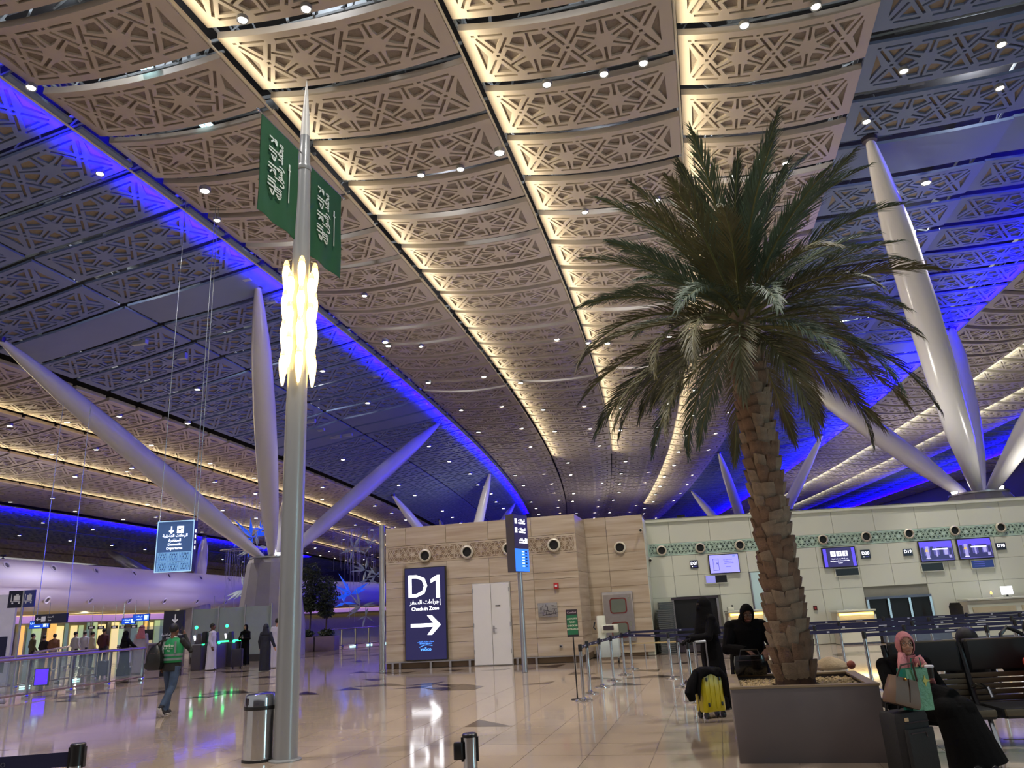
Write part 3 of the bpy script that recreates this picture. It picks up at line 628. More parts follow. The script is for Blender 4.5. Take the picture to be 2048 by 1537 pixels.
# ================================================================== things on the check-in wall
def screen(u0, u1, za, zb, label, col, strength, art):
    t = thing('display_screen', label, 'screen', on(W3, (u0 + u1) / 2, .02, za), W3.rz); w_, h_ = u1 - u0, zb - za
    box_part('bezel', (0, -.06, h_ / 2), (w_, .07, h_), blackp, t, bev=.008)
    MB().box((0, -.098, h_ / 2), (w_ - .05, .006, h_ - .05)).build('screen_panel', mat('screen_' + label[:14], col, .3, emit=col, estr=strength), t, smooth=False)
    art(t, w_, h_); return t
ink = mat('screen_ink', srgb(70, 70, 150), .4, emit=srgb(80, 80, 170), estr=.8); scw = mat('screen_white', (1, 1, 1), .4, emit=(.85, .85, 1.0), estr=1.6); scd = mat('screen_dark', srgb(40, 36, 70), .3, emit=srgb(50, 46, 110), estr=.7); scp = mat('screen_purple', srgb(80, 70, 200), .3, emit=srgb(90, 70, 230), estr=1.1); scm = mat('screen_mauve', srgb(150, 140, 190), .3, emit=srgb(150, 145, 205), estr=1.0); scy = mat('screen_yellow', srgb(210, 180, 90), .3, emit=srgb(200, 170, 90), estr=1.0)
def quadp(t, x, z, w_, h_, m, name='picture_patch', d=.103): MB().box((x, -d, z), (w_, .004, h_)).build(name, m, t, smooth=False)
def art_bag(t, w_, h_):
    for (x, z, a, b_) in ((-.28, .50, .20, .016), (-.28, .12, .22, .016), (-.37, .31, .014, .36), (-.19, .31, .014, .36), (-.28, .44, .12, .008), (-.24, .34, .03, .06)): quadp(t, x, z, a, b_, ink, 'luggage_outline')
    for k, (x, l_) in enumerate(((.13, .46), (.15, .36), (.16, .34))): write('hand luggage size and weight limits'[k * 3:k * 3 + 22], .035, ink, t, (x, -.104, .46 - .06 * k))
    MB().box((.13, -.104, .22), (.16, .004, .014), M=Matrix.Identity(4)).build('pen_line', ink, t)
    quadp(t, .35, .57, .09, .03, mat('screen_logo', srgb(90, 120, 240), .3, emit=srgb(90, 120, 240), estr=1.2), 'logo')
screen(2.03, 3.06, 2.45, 3.10, 'lavender display screen with a luggage drawing beside sign D21', srgb(158, 156, 250), .9, art_bag)
def art_access(t, w_, h_):
    for x in (-.47, .47): quadp(t, x, h_ / 2, .1, h_ - .08, scp, 'side_bar')
    for k, x in enumerate((-.2, 0, .2)):
        quadp(t, x, .46, .17, .17, scw, 'pictogram'); MB().sphere((x + .01, -.107, .50), (.016, .003, .016), 8, 6).build('pictogram_head', scd, t); quadp(t, x, .45, .022, .075, scd, 'pictogram_body', .106); quadp(t, x + .02, .42, .05, .018, scd, 'pictogram_leg', .106)
    write(arabic('ذوي الاعاقة وخدمات الحركة'), .05, scw, t, (0, -.104, .29)); write('Passengers with Reduced Mobility', .047, scw, t, (0, -.104, .22), bold=.001); write('Counter', .045, scw, t, (0, -.104, .15))
screen(5.86, 6.98, 2.43, 3.11, 'purple display screen with three accessibility pictograms by sign D20', srgb(52, 44, 100), .6, art_access)
def art_photo(t, w_, h_):
    rn = random.Random(5)
    quadp(t, 0, .55, w_ - .06, .2, scp, 'picture_sky')
    for k in range(7): quadp(t, -.45 + .15 * k, .30, rn.uniform(.05, .12), rn.uniform(.15, .42), scm if k % 2 else scd, 'picture_figure', .1045)
    quadp(t, 0, .13, w_ - .08, .14, scd, 'picture_floor'); quadp(t, .12, .40, .5, .04, scw, 'caption', .107); quadp(t, .2, .45, .36, .03, scd, 'caption', .107)
    place('caution_mark', MB().prism([(-.06, 0), (.06, 0), (0, .11)], .003).mesh('caution_mark', scy, smooth=False), t, M=face_M((-.32, -.107, .33)))
    quadp(t, .42, .15, .09, .1, scm, 'corner_patch', .107); write('Welcome', .04, scw, t, (-.3, -.107, .10))
screen(9.06, 10.17, 2.45, 3.14, 'display screen with a purple hall picture, left one of the pair', srgb(86, 80, 160), .7, art_photo)
screen(10.32, 11.43, 2.46, 3.15, 'display screen with a purple hall picture, right one of the pair', srgb(86, 80, 160), .7, art_photo)
def small_disp(u0, u1, za, zb, label, lit):
    t = thing('counter_display', label, 'display', on(W3, (u0 + u1) / 2, .02, za), W3.rz); w_, h_ = u1 - u0, zb - za
    box_part('frame', (0, -.03, h_ / 2), (w_, .05, h_), white_m, t); quadp(t, 0, h_ / 2, w_ - .05, h_ - .06, blackp, 'dark_panel', .057)
    if lit == 1:
        quadp(t, -w_ / 4, h_ / 2, w_ / 2 - .06, h_ - .07, mat('disp_lav', srgb(130, 130, 200), .3, emit=srgb(140, 140, 215), estr=.8), 'lit_panel', .06)
    if lit == 2:
        quadp(t, 0, h_ / 2, w_ - .06, h_ - .07, mat('disp_navy', srgb(30, 44, 96), .3, emit=srgb(36, 56, 120), estr=.6), 'lit_panel', .06)
        for k in range(3): quadp(t, -.1, .09 + .07 * k, .34, .018, ink, 'text_line', .063)
small_disp(1.84, 2.6, 2.13, 2.43, 'narrow counter display half lit lavender below the luggage screen', 1)
small_disp(6.2, 7.0, 2.13, 2.41, 'narrow dark counter display below the accessibility screen', 0)
small_disp(9.03, 9.77, 2.13, 2.43, 'narrow dark counter display below the left hall picture', 0)
small_disp(10.65, 11.4, 2.14, 2.44, 'narrow navy counter display below the right hall picture', 2)
for (u0, u1, za, zb, tx) in ((1.4, 1.67, 2.68, 2.95, 'D21'), (7.16, 7.47, 2.68, 2.97, 'D20'), (8.56, 8.86, 2.69, 2.92, 'D19'), (11.59, 11.91, 2.71, 2.94, 'D18')):
    t = thing('counter_number', f'small navy counter number sign reading {tx}', 'sign', on(W3, (u0 + u1) / 2, .02, za), W3.rz)
    box_part('plate', (0, -.02, (zb - za) / 2), (u1 - u0, .03, zb - za), navy, t); write(tx, .145, scw, t, (0, -.037, (zb - za) * .6), bold=.003)
    if zb - za > .25: quadp(t, -.07, .06, .03, .03, scw, 'mark', .037); quadp(t, .03, .06, .12, .015, ink, 'mark', .037)
# baggage openings
def opening(u0, u1, zt, label, posts):
    t = thing('baggage_opening', label, 'baggage hatch', on(W3, (u0 + u1) / 2, .0, 0), W3.rz); w_ = u1 - u0
    box_part('dark_recess', (0, -.0, zt / 2), (w_ - .04, .06, zt - .06), black, t)
    box_part('lintel', (0, -.06, zt - .04), (w_, .12, .08), steel_d, t)
    for k in range(posts): box_part('post', (-w_ / 2 + .04 + (w_ - .08) * k / (posts - 1), -.06, zt / 2), (.07, .1, zt), steel, t)
    for k in range(posts - 1): box_part('curtain', (-w_ / 2 + (w_) * (k + .5) / (posts - 1), -.045, zt / 2 + .1), ((w_) / (posts - 1) - .14, .02, zt - .35), black, t)
    box_part('belt', (0, -.5, .3), (w_ - .1, 1.0, .12), blackp, t); box_part('belt_frame', (0, -.5, .13), (w_, 1.0, .22), steel_d, t)
opening(.62, 2.2, 1.74, 'dark baggage hatch in the wall beside the stacked trays', 2)
opening(7.05, 9.16, 1.42, 'wide baggage hatch with steel posts below sign D20', 4)
gd = struct(MB().box((0, -.02, 1.215), (.72, .05, 2.43)).build('door_2', mat('pale_glass_door', srgb(196, 222, 222), .15, 0, .02, emit=srgb(190, 222, 222), estr=.12), None, on(W3, 3.74, 0, 0), W3.rz)); gd['label'] = 'pale backlit glass door in the check-in wall behind the palm'; box_part('door_frame', (-.37, -.03, 1.215), (.04, .08, 2.43), steel, gd)
fb = thing('fire_alarm', 'small dark red call point on the off-white wall right of the palm', 'fire alarm', on(W3, 5.37, .02, 1.10), W3.rz); box_part('housing', (0, -.03, .06), (.12, .05, .14), mat('alarm_dark', srgb(90, 30, 32), .4), fb, bev=.008); box_part('button_plate', (0, -.057, .06), (.05, .006, .05), redm, fb)
# counters in front of the wall
warmlit = mat('warm_strip_light', srgb(255, 214, 130), .4, emit=srgb(255, 206, 110), estr=1.7)
def counter(u0, u1, d, zt, label, strip=True, extra=None):
    t = thing('check_in_counter', label, 'counter', on(W3, (u0 + u1) / 2, d, 0), W3.rz); w_ = u1 - u0
    box_part('body', (0, .3, zt / 2 - .03), (w_ - .04, .6, zt - .08), mat('counter_beige', srgb(204, 196, 176), .4), t); box_part('worktop', (0, .26, zt - .02), (w_, .75, .05), white_m, t, bev=.01)
    fr = box_part('front_panel', (0, -.02, zt * .45), (w_, .05, zt * .8), white_m, t)
    if strip:
        MB().box((0, -.05, zt - .12), (w_ - .14, .02, .09)).build('light_strip', warmlit, t, smooth=False); box_part('light_recess', (0, -.048, zt - .3), (w_ - .14, .012, .24), mat('recess_cream', srgb(236, 214, 160), .5), t)
        L = lamp('strip_lamp', 'AREA', (0, -.07, zt - .10), 5, (1, .8, .45), w_ - .2, .04, rot=(R(-20), 0, 0), parent=t)
    box_part('kick_plate', (0, -.0, .06), (w_, .04, .12), steel_d, t)
    return t
counter(2.3, 3.5, .9, 1.22, 'low beige counter with a warm strip light behind the two women'); counter(5.75, 6.98, .9, 1.05, 'white counter with a framed warm light strip beside the wide hatch')
cl = counter(9.86, 13.2, .9, 1.2, 'long pale check-in counter at the right edge of the hall', strip=False)
for k, x in enumerate((-.9, .6)): box_part('desk_front', (x, -.07, .86), (1.3, .04, .16), mat('desk_tan', srgb(196, 184, 150), .45), cl)
mo = thing('monitor', 'white-backed monitor standing on the long pale counter', 'monitor', on(W3, 11.35, .55, 1.205), W3.rz + .2); box_part('screen_back', (0, 0, .2), (.42, .03, .26), scw, mo, bev=.01); box_part('stand', (0, .02, .05), (.05, .04, .1), blackp, mo); box_part('foot', (0, .02, .006), (.2, .14, .012), blackp, mo)
m2 = thing('printer', 'black ticket printer with an amber glow on the long counter', 'printer', on(W3, 12.2, .6, 1.205), W3.rz); box_part('case', (0, 0, .07), (.5, .3, .14), blackp, m2, bev=.02); box_part('lit_slot', (0, -.12, .15), (.3, .05, .02), warmlit, m2)
lm = thing('desk_lamp', 'tiny amber lamp at the left end of the long counter', 'lamp', on(W3, 10.85, .55, 1.205), W3.rz); MB().lathe([(.04, 0), (.03, .02), (.008, .03), (.008, .12)], 10).build('stem', steel, lm); MB().lathe([(.03, .1), (.035, .14), (.02, .19), (.001, .2)], 10).build('shade', warmlit, lm)
sc_ = thing('scanner', 'small white scanner box on the low lit counter', 'scanner', on(W3, 2.45, .7, 1.225), W3.rz); box_part('case', (0, 0, .06), (.2, .18, .12), white_m, sc_, bev=.02); box_part('cable_hook', (.07, 0, .13), (.04, .03, .1), blackp, sc_)
def office_chair(p, rz, label):
    t = thing('office_chair', label, 'chair', p, rz); box_part('seat', (0, 0, .46), (.46, .46, .08), blackp, t, bev=.03)
    MB().loft([[(x, .22 + .03 * math.cos(x * 6) + dy, z) for x, dy in ((-w_, 0), (-w_ * .5, .02), (w_ * .5, .02), (w_, 0), (w_, .05), (-w_, .05))] for z, w_ in ((.55, .18), (.75, .22), (1.0, .22), (1.12, .15))]).build('backrest', blackp, t)
    MB().cyl((0, 0, .1), (0, 0, .44), .03).build('gas_lift', steel_d, t)
    for k in range(5): a = 2 * PI * k / 5; MB().tube([(0, 0, .12), (.28 * math.cos(a), .28 * math.sin(a), .05)], [.025, .018]).build('base_leg', blackp, t)
office_chair(on(W3, 9.55, 1.15, 0), 2.0, 'black office chair at the left end of the long counter')
# stacks of grey trays
tray = MB(); 
for (z0, z1, k) in ((0, .05, 1.0),): tray.loft([[(sx * .24 * q, sy * .32 * q, z) for sx, sy in ((-1, -1), (1, -1), (1, 1), (-1, 1))] for z, q in ((.0, .9), (.05, 1.0), (.05, .95), (.012, .86))])
traym = mat('tray_grey', srgb(128, 136, 140), .45, 0, .06); tray_mesh = tray.mesh('luggage_tray', traym, smooth=False)
for st_, (u, d, n, lb) in enumerate(((.22, 1.1, 23, 'front stack'), (.36, .45, 27, 'taller rear stack'))):
    for k in range(n):
        o = place('luggage_tray', tray_mesh, None, on(W3, u, d, .0 + .06 * k), W3.rz + .015 * math.sin(k * 2.1)); tag(o, f'grey plastic luggage tray in the {lb} by the baggage hatch', 'tray', 'stacked luggage trays ' + lb)
# ================================================================== far enclosure
farm = mat('far_wall_dim', srgb(70, 64, 72), .8, 0, .1, .2)
struct(MB().box((0, 157, 7.4), (200, .3, 14.9)).build('wall_back', farm, smooth=False))['label'] = 'dim end wall at the far end of the hall'
struct(MB().box((-88, 80, 5.2), (.3, 158, 10.4)).build('wall_left', farm, smooth=False))['label'] = 'dim outer wall on the far left'
struct(MB().box((58.5, 90, 7.4), (.3, 130, 14.9)).build('wall_far', farm, smooth=False))['label'] = 'dim outer wall on the far right'

# unseen blocks added to carry the up-lights
block_m = mat('block_grey', srgb(150, 148, 142), .7)
def island(c, d, lb):
    o = struct(MB().box(c, d).build('wall_uplight_block', block_m, smooth=False)); o['label'] = lb; return o
_o = struct(MB().box((8.5, 2.3, 2.18), (17.0, 3.3, 4.36), M=W3.M).build('wall_uplight_block', block_m, smooth=False)); _o['label'] = 'flat-topped block behind the off-white check-in wall'
island((0, -11, 2.19), (34, 4.4, 4.38), 'unseen block added behind the viewer to carry up-lights')
island((10, 60, 2.3), (14, 4, 4.6), 'hidden block added far back to carry up-lights'); island((4, 82, 2.3), (26, 20, 4.6), 'hidden block added farther back to carry up-lights'); island((34, 66, 2.3), (16, 54, 4.6), 'hidden block added on the far right to carry up-lights')
hous = mat('lamp_housing', srgb(60, 60, 64), .4, .5); upm = MB().lathe([(.1, -.3), (.1, -.26), (.04, -.24), (.04, -.16), (.15, -.12), (.17, -.04), (.15, -.04), (.12, -.1)], 14).mesh('uplight', hous)
for k_, (p_, e_) in enumerate(UPL): tag(place('uplight', upm, None, p_), 'small round up-light fixture added on top of a block or bulkhead', 'uplight', 'island up-lights')
# unseen glowing panel, built like a window, added for highlights on poles
wn = struct(MB().box((0, 0, 4.5), (6.4, .2, 9.0)).build('fill_window_1', mat('fill_frame_grey', srgb(120, 122, 126), .5), None, (23, -6, 0), R(53), smooth=False)); wn['label'] = 'unseen glowing panel added for cool highlights on the steel poles'
fill_glow = mat('cool_fill_pane', (.6, .9, 1), .2, emit=(.5, .9, 1.0), estr=9.0)
for i in range(2):
    for j in range(4): MB().box((-.75 + 1.5 * i, .11, 1.5 + 2.0 * j), (1.35, .02, 1.85)).build('window_pane', fill_glow, wn, smooth=False)  # glowing panes of the added panel
# ================================================================== BRANCHING COLUMNS
strut_m = mat('strut_white_gloss', srgb(226, 224, 222), .22, 0, .02, .4); conc = mat('pedestal_concrete', srgb(150, 146, 150), .6, 0, .08, 1.5, bump=.15)
upl = mat('uplight_lens', (1, 1, 1), .3, emit=(1, .93, .97), estr=30)
def column(base, tips, rb, rt, label, zb=0.0, rm=.5):
    p = Vector((base.x, base.y, zb)); t = thing('branching_column', label, 'column', p); hz = base.z - zb
    MB().lathe([(rb, 0), (rb * .985, hz * .3), (rt * 1.02, hz - .25), (rt, hz - .2), (rt * .9, hz)], 14).build('pedestal', conc, t, ang=.3)
    MB().lathe([(rt * .93, hz), (rt * .93, hz + .07), (rt * .5, hz + .1)], 20).build('cap_ring', steel, t)
    for tp in tips:
        e = Vector(tp) - p; d = e - Vector((0, 0, hz)); s0 = Vector((0, 0, hz)) + Vector((d.x, d.y, 0)).normalized() * rt * .55; L = (e - s0)
        MB().tube([s0 + L * k for k in (-.01, .05, .2, .4, .6, .8, .93, 1.0)], [r_ * rm for r_ in (.30, .5, .86, 1.0, 1.0, .84, .5, .22)], 16).build('strut', strut_m, t, ang=1.2)
        MB().lathe([(.2 * rm * 2, -.1), (.45 * rm, .18)], 10, c=tuple(e)).build('strut_head', steel_d, t)
    for a in (.6, 2.4, 4.2):
        MB().lathe([(.09, 0), (.13, .12), (.001, .121)], 10, c=(rt * .72 * math.cos(a - PI / 2), rt * .72 * math.sin(a - PI / 2), hz + .1)).build('uplight', upl, t)
    return t
bL = D(547, 1118, 40); column(bL, [roof(26.5, -12.1, 14.95), roof(24.2, -22.3, 13.2), roof(52.6, -12.0, 14.95), roof(52, -22.3, 13.25)], 1.75, 1.28, 'white branching column on a concrete pedestal behind the lamp post')
column(Vector((19.7, 32.4, 5.3)), [roof(23.3, 10.8, 14.95), roof(47.9, 11.8, 14.95), roof(43.4, 19.6, 15.1), roof(21.5, 20.4, 15.1)], 1.7, 1.25, 'white branching column rising behind the check-in wall on the right', rm=.55)
column(Vector((25.5, 84, 5.0)), [roof(69.1, 18.6, 15.0), roof(73.6, 10.2, 14.95), roof(99, 10.6, 15.0), roof(97, 19.2, 15.0)], 1.7, 1.25, 'farther white branching column seen beside the palm trunk')
column(roof(86, -17.2, 5.0), [roof(75, -12.2, 14.9), roof(74, -22.0, 13.2), roof(99, -12.2, 14.9), roof(98, -22.0, 13.2)], 1.7, 1.25, 'distant white branching column above the travertine block')
column(D(392, 1205, 70), [G(213, 1101, 10.7), G(409, 1074, 11.2)], 1.6, 1.2, 'blue-lit branching column beyond the white curved bulkhead', rm=.6)
# ================================================================== CURVED BULKHEAD
BP = [(-35.5, 24), (-33, 34), (-31, 45), (-29.4, 60), (-27.5, 78), (-24.5, 93), (-20, 107), (-14, 124), (-6, 140)]
def bpt(t):
    n = len(BP) - 1; x = max(0, min(n - 1e-6, t)); i = int(x); f = x - i
    P = [Vector(BP[max(0, min(n, i + k))]) for k in (-1, 0, 1, 2)]
    c = lambda f: .5 * ((2 * P[1]) + (P[2] - P[0]) * f + (2 * P[0] - 5 * P[1] + 4 * P[2] - P[3]) * f * f + (3 * P[1] - P[0] - 3 * P[2] + P[3]) * f ** 3)
    p = c(f); d = (c(f + .01) - c(f - .01)).normalized()
    return Vector((p.x, p.y, 0)), Vector((d.x, d.y, 0)), Vector((d.y, -d.x, 0))    # point, along, toward the hall
bulk_m = mat('bulkhead_white', srgb(226, 222, 230), .35, 0, .015, .2)
prof = [(-3.0, 6.1), (-1.4, 6.25), (-.3, 6.15), (.55, 5.75), (.95, 5.2), (1.02, 4.75), (.72, 4.45), (.62, 4.2), (.5, 3.85), (0.1, 3.5), (-.6, 3.25), (-1.6, 3.12)]
NB = 44; rings = []
for k in range(NB + 1):
    p, d, n = bpt(8.0 * k / NB); rings.append([tuple(p + n * a + Vector((0, 0, z))) for a, z in prof])
bk = MB(); bk.loft(rings, closed=False, caps=False); bko = struct(bk.build('trim_1', bulk_m, ang=1.3)); bko['label'] = 'long white curved bulkhead over the left side of the hall'
nzl = MB(); nzl.lathe([(.26, -.05), (.26, .03), (.2, .05), (.16, .0)], 16, mi=0); nzl.lathe([(.16, .0), (.001, .0)], 12, mi=1); nzlm = nzl.mesh('bulkhead_nozzle', [bulk_m, black])
for row, (a, z, tilt, cnt, lb) in enumerate(((.62, 5.68, .55, 15, 'upper row'), (.42, 3.72, -.5, 16, 'lower row'))):
    for k in range(cnt):
        t = 1.45 + .28 * k; p, d, n = bpt(t); c = p + n * a + Vector((0, 0, z)); q = PX(c)
        if not q or q[0] < -20 or q[0] > 800: continue
        zax = (n + Vector((0, 0, tilt))).normalized(); xa = d; ya = zax.cross(xa)
        o = place('bulkhead_nozzle', nzlm, None, M=Matrix(((xa.x, ya.x, zax.x, c.x), (xa.y, ya.y, zax.y, c.y), (xa.z, ya.z, zax.z, c.z), (0, 0, 0, 1))))
        tag(o, f'small round air nozzle in the {lb} of the white bulkhead', 'air nozzle', f'bulkhead nozzles {lb}')
# soffit, lit shopfront under the bulkhead
sof = MB(); cove_b = MB(); backw = MB(); r1 = []; r2 = []; r3 = []
for k in range(NB + 1):
    p, d, n = bpt(8.0 * k / NB); z = Vector((0, 0, 1))
    r1.append([tuple(p + n * -1.6 + z * 3.12), tuple(p + n * -10.5 + z * 3.12)]); r2.append([tuple(p + n * -9.6 + z * 3.1), tuple(p + n * -9.8 + z * 2.55)]); r3.append([tuple(p + n * -10.0 + z * 2.6), tuple(p + n * -10.0 + z * 0.0)])
sof.loft(r1, closed=False, caps=False); so_ = struct(sof.build('ceiling', mat('soffit_cream', srgb(214, 198, 160), .5, 0, .03), smooth=False)); so_['label'] = 'cream soffit under the white bulkhead'
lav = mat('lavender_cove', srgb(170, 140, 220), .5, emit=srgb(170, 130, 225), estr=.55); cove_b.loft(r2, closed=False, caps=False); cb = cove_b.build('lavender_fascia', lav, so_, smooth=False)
yl = MB()
for k in range(NB):
    for (q, zz_) in ((-9.2, 3.09),):
        p, d, n = bpt(8.0 * k / NB); p2, d2, n2 = bpt(8.0 * (k + 1) / NB); yl.add([tuple(p + n * q + Vector((0, 0, zz_))), tuple(p + n * (q - .25) + Vector((0, 0, zz_))), tuple(p2 + n2 * (q - .25) + Vector((0, 0, zz_))), tuple(p2 + n2 * q + Vector((0, 0, zz_)))], [(0, 1, 2, 3)])
yl.build('warm_light_line', mat('warm_line', srgb(255, 226, 150), .4, emit=srgb(255, 222, 140), estr=3.0), so_, smooth=False)
backw.loft(r3, closed=False, caps=False); bw_ = struct(backw.build('wall_shopfront', mat('shop_wall', srgb(150, 150, 120), .6), smooth=False)); bw_['label'] = 'lit shopfront wall under the bulkhead'
shopc = [mat('shop_' + n_, c_, .3, emit=c_, estr=e_) for n_, c_, e_ in (('cream', srgb(244, 226, 160), .75), ('green', srgb(176, 204, 160), .5), ('teal', srgb(120, 150, 146), .35), ('amber', srgb(238, 190, 110), .7), ('dark', srgb(70, 66, 60), .1), ('lilac', srgb(190, 170, 225), .5))]
rn = random.Random(21)
for k in range(88):
    t = 1.2 + .05 * k; p, d, n = bpt(t); wd = rn.choice((.35, .5, .8, 1.0)); c = p + n * -9.93
    m_ = shopc[rn.choice((0, 0, 1, 1, 2, 2, 3, 4, 4, 5))]; hz = rn.choice((2.35, 2.2, 2.4))
    MB().box((0, 0, hz / 2 + .05), (wd, .08, hz)).build('shop_panel', m_, bw_, (c.x, c.y, 0), math.atan2(d.y, d.x), smooth=False)
for k in range(5):
    p, d, n = bpt(1.6 + .75 * k); lamp('shop_lamp', 'POINT', tuple(p + n * -6.0 + Vector((0, 0, 2.7))), 120, (1, .9, .62), .2)
# white pier at the left frame edge
pr = thing('wall_pier', 'white pier with a navy panel at the left edge of the hall', 'pier', D(-6, 1300, 30), .45); pr.location.z = 0
box_part('body', (0, 0, 1.6), (.9, .5, 3.2), mat('pier_white', srgb(206, 204, 220), .4), pr); box_part('navy_panel', (.15, -.26, 1.0), (.35, .02, 1.3), navy, pr)
# ================================================================== RAILINGS
railm = mat('handrail_rose_steel', srgb(176, 156, 166), .25, .85, .04); gl = glass('rail_glass', srgb(150, 175, 175), .22)
def railing(p0, p1, n, label, h=1.05, lights=False):
    p0 = Vector((p0[0], p0[1], 0)); p1 = Vector((p1[0], p1[1], 0)); d = p1 - p0; L = d.length; rz = math.atan2(d.y, d.x)
    t = thing('glass_railing', label, 'railing', p0, rz)
    MB().tube([(-.05, 0, h), (L + .05, 0, h)], .045, 10).build('handrail', railm, t)
    MB().tube([(0, .0, .12), (L, .0, .12)], .025, 8).build('lower_rail', railm, t)
    for k in range(n):
        x = L * k / (n - 1); po = MB(); po.box((x - .025, 0, h / 2), (.02, .06, h)); po.box((x + .025, 0, h / 2), (.02, .06, h)); o = po.build('post', chrome, t, smooth=False)
        MB().box((x, -.03, .05), (.13, .14, .1), bev=.02).build('foot', chrome, o)
        if k < n - 1: box_part('glass_panel', (x + L / (n - 1) / 2, 0, .57), (L / (n - 1) - .1, .012, .82), gl, t)
    if lights:
        for k in range(4): box_part('floor_light', (L * (.1 + .25 * k), -.05, .03), (.4, .08, .04), mat('cyan_floor_light', (.6, 1, .95), .3, emit=(.55, 1, .95), estr=2.2), t)
    return t
railing((-12.97, 26.81), (-14.25, 18.6), 6, 'glass railing with a rose steel handrail along the left frame edge', 1.04)
railing((-16.2, 29.8), (-17.6, 20.5), 6, 'second glass railing behind the front one on the left', 1.0, True)
railing((-11.6, 46.2), (-8.4, 50.5), 6, 'distant glass railing between the small trees and the travertine block', 1.05, True)
railing((-24.5, 43), (-19.0, 30.5), 8, 'far glass railing in front of the shopfront people', 1.0)
# ================================================================== SIGNS ON THE LEFT
wht = mat('sign_white', srgb(236, 238, 244), .4); navl = mat('navy_lit', srgb(36, 42, 96), .3, emit=srgb(36, 44, 110), estr=.25); cyanlit = mat('cyan_letter', (.7, .9, 1), .4, emit=(.5, .8, 1.0), estr=1.8); bluelit = mat('lit_blue_panel', srgb(30, 70, 190), .3, emit=srgb(26, 80, 210), estr=.9)
ts = thing('trolley_sign', 'pair of navy square signs with white trolley pictograms on a post', 'sign', D(24, 1372, 23.5), 0.0); ts.location.z = 0
MB().cyl((0, 0, 0), (0, 0, 2.95), .035).build('post', steel, ts)
for (x, m_, rz_) in ((-.2, navy, .35), (.2, navl, -.15)):
    pl = MB().box((0, 0, 0), (.40, .04, .5)).build('panel', m_, ts, (x, -.03, 2.72), rz_, smooth=False)
    box_part('pictogram_case', (.02, -.025, .03), (.16, .008, .15), wht, pl); box_part('pictogram_cart', (0, -.025, -.07), (.24, .008, .022), wht, pl); box_part('pictogram_handle', (-.12, -.025, .03), (.02, .008, .22), wht, pl); box_part('pictogram_handle', (.03, -.025, .125), (.07, .008, .03), wht, pl)
    for q in (-.08, .09): MB().cyl((q, -.02, -.115), (q, -.03, -.115), .025).build('pictogram_wheel', wht, pl)
cable_m = mat('steel_cable', srgb(200, 215, 225), .25, .9)
def hang(o, pts, zt):
    for (x, y, z) in pts: MB().cyl((x, y, z), (x, y, zt), .012, seg=6).build('cable', cable_m, o)
hs = thing('hanging_sign', 'long navy hanging sign with a left arrow over the railing', 'sign', D(103, 1238, 28.5), -.12)
box_part('body', (0, 0, 0), (1.26, .1, .33), navy, hs); place('arrow', MB().prism([(-.1, 0), (-.02, .07), (-.02, .02), (.1, .02), (.1, -.02), (-.02, -.02), (-.02, -.07)], .004).mesh('arrow', wht, smooth=False), hs, M=face_M((-.48, -.055, 0)))
box_part('pictogram', (-.28, -.055, 0), (.17, .008, .18), wht, hs); write(arabic('الامتعة'), .09, wht, hs, (.0, -.056, .06)); write('Exit', .08, wht, hs, (-.03, -.056, -.06)); hang(hs, ((-.6, 0, .16), (.6, 0, .16)), 8.2)
def lit_sign(px, py, y, w_, h_, label, txt, rz_=0.0, zt=3.1, arrow='up'):
    t = thing('lit_sign', label, 'sign', D(px, py, y), rz_); box_part('body', (0, 0, 0), (w_, .08, h_), blackp, t); MB().box((0, -.043, 0), (w_ - .03, .006, h_ - .03)).build('light_panel', bluelit, t, smooth=False)
    write(arabic(txt), h_ * .3, cyanlit, t, (-w_ * .12, -.049, h_ * .17)); box_part('pictogram', (w_ * .28, -.049, 0), (h_ * .42, .006, h_ * .6), cyanlit, t); box_part('arrow_bar', (w_ * .42, -.049, 0), (h_ * .08, .006, h_ * .6), cyanlit, t); box_part('text_line', (-w_ * .1, -.049, -h_ * .2), (w_ * .3, .006, h_ * .13), cyanlit, t)
    hang(t, ((-w_ * .4, 0, h_ / 2), (w_ * .4, 0, h_ / 2)), max(.1, zt - t.location.z))
lit_sign(80, 1250, 37, .95, .36, 'small lit blue sign hanging below the long navy sign', 'الرحلات الداخلية'); lit_sign(258, 1243, 42, .75, .34, 'small lit blue sign, left of the close pair by the counter', 'الجوازات'); lit_sign(283, 1236, 40, .85, .36, 'small lit blue sign, right of the close pair by the counter', 'الرحلات'); lit_sign(437, 1230, 40, .65, .2, 'thin lit blue sign above the glass partition', 'السفر')
for (px, py, lb) in ((183, 1256, 'first'), (202, 1256, 'second'), (229, 1255, 'third'), (245, 1255, 'fourth'), (268, 1254, 'fifth')):
    t = thing('gate_sign', f'{lb} from the left of the tiny dark gate signs over the shopfront', 'sign', D(px, py, 44)); box_part('body', (0, 0, 0), (.36, .05, .17), blackp, t); box_part('lit_number', (0, -.03, 0), (.18, .01, .1), wht, t); hang(t, ((0, 0, .08),), max(.1, 3.1 - t.location.z))
tt = thing('totem_sign', 'tall black totem sign with a white down arrow behind the man in the vest', 'sign', D(342, 1330, 28.5), .06); tt.location.z = 0
box_part('body', (0, 0, 1.12), (.72, .16, 2.24), mat('totem_black', srgb(24, 22, 40), .3), tt, bev=.01); place('arrow', MB().prism([(-.02, .16), (-.02, -.06), (-.08, -.0), (-.11, -.03), (0, -.16), (.11, -.03), (.08, 0), (.02, -.06), (.02, .16)], .004).mesh('arrow', wht, smooth=False), tt, M=face_M((.06, -.085, 1.95)))
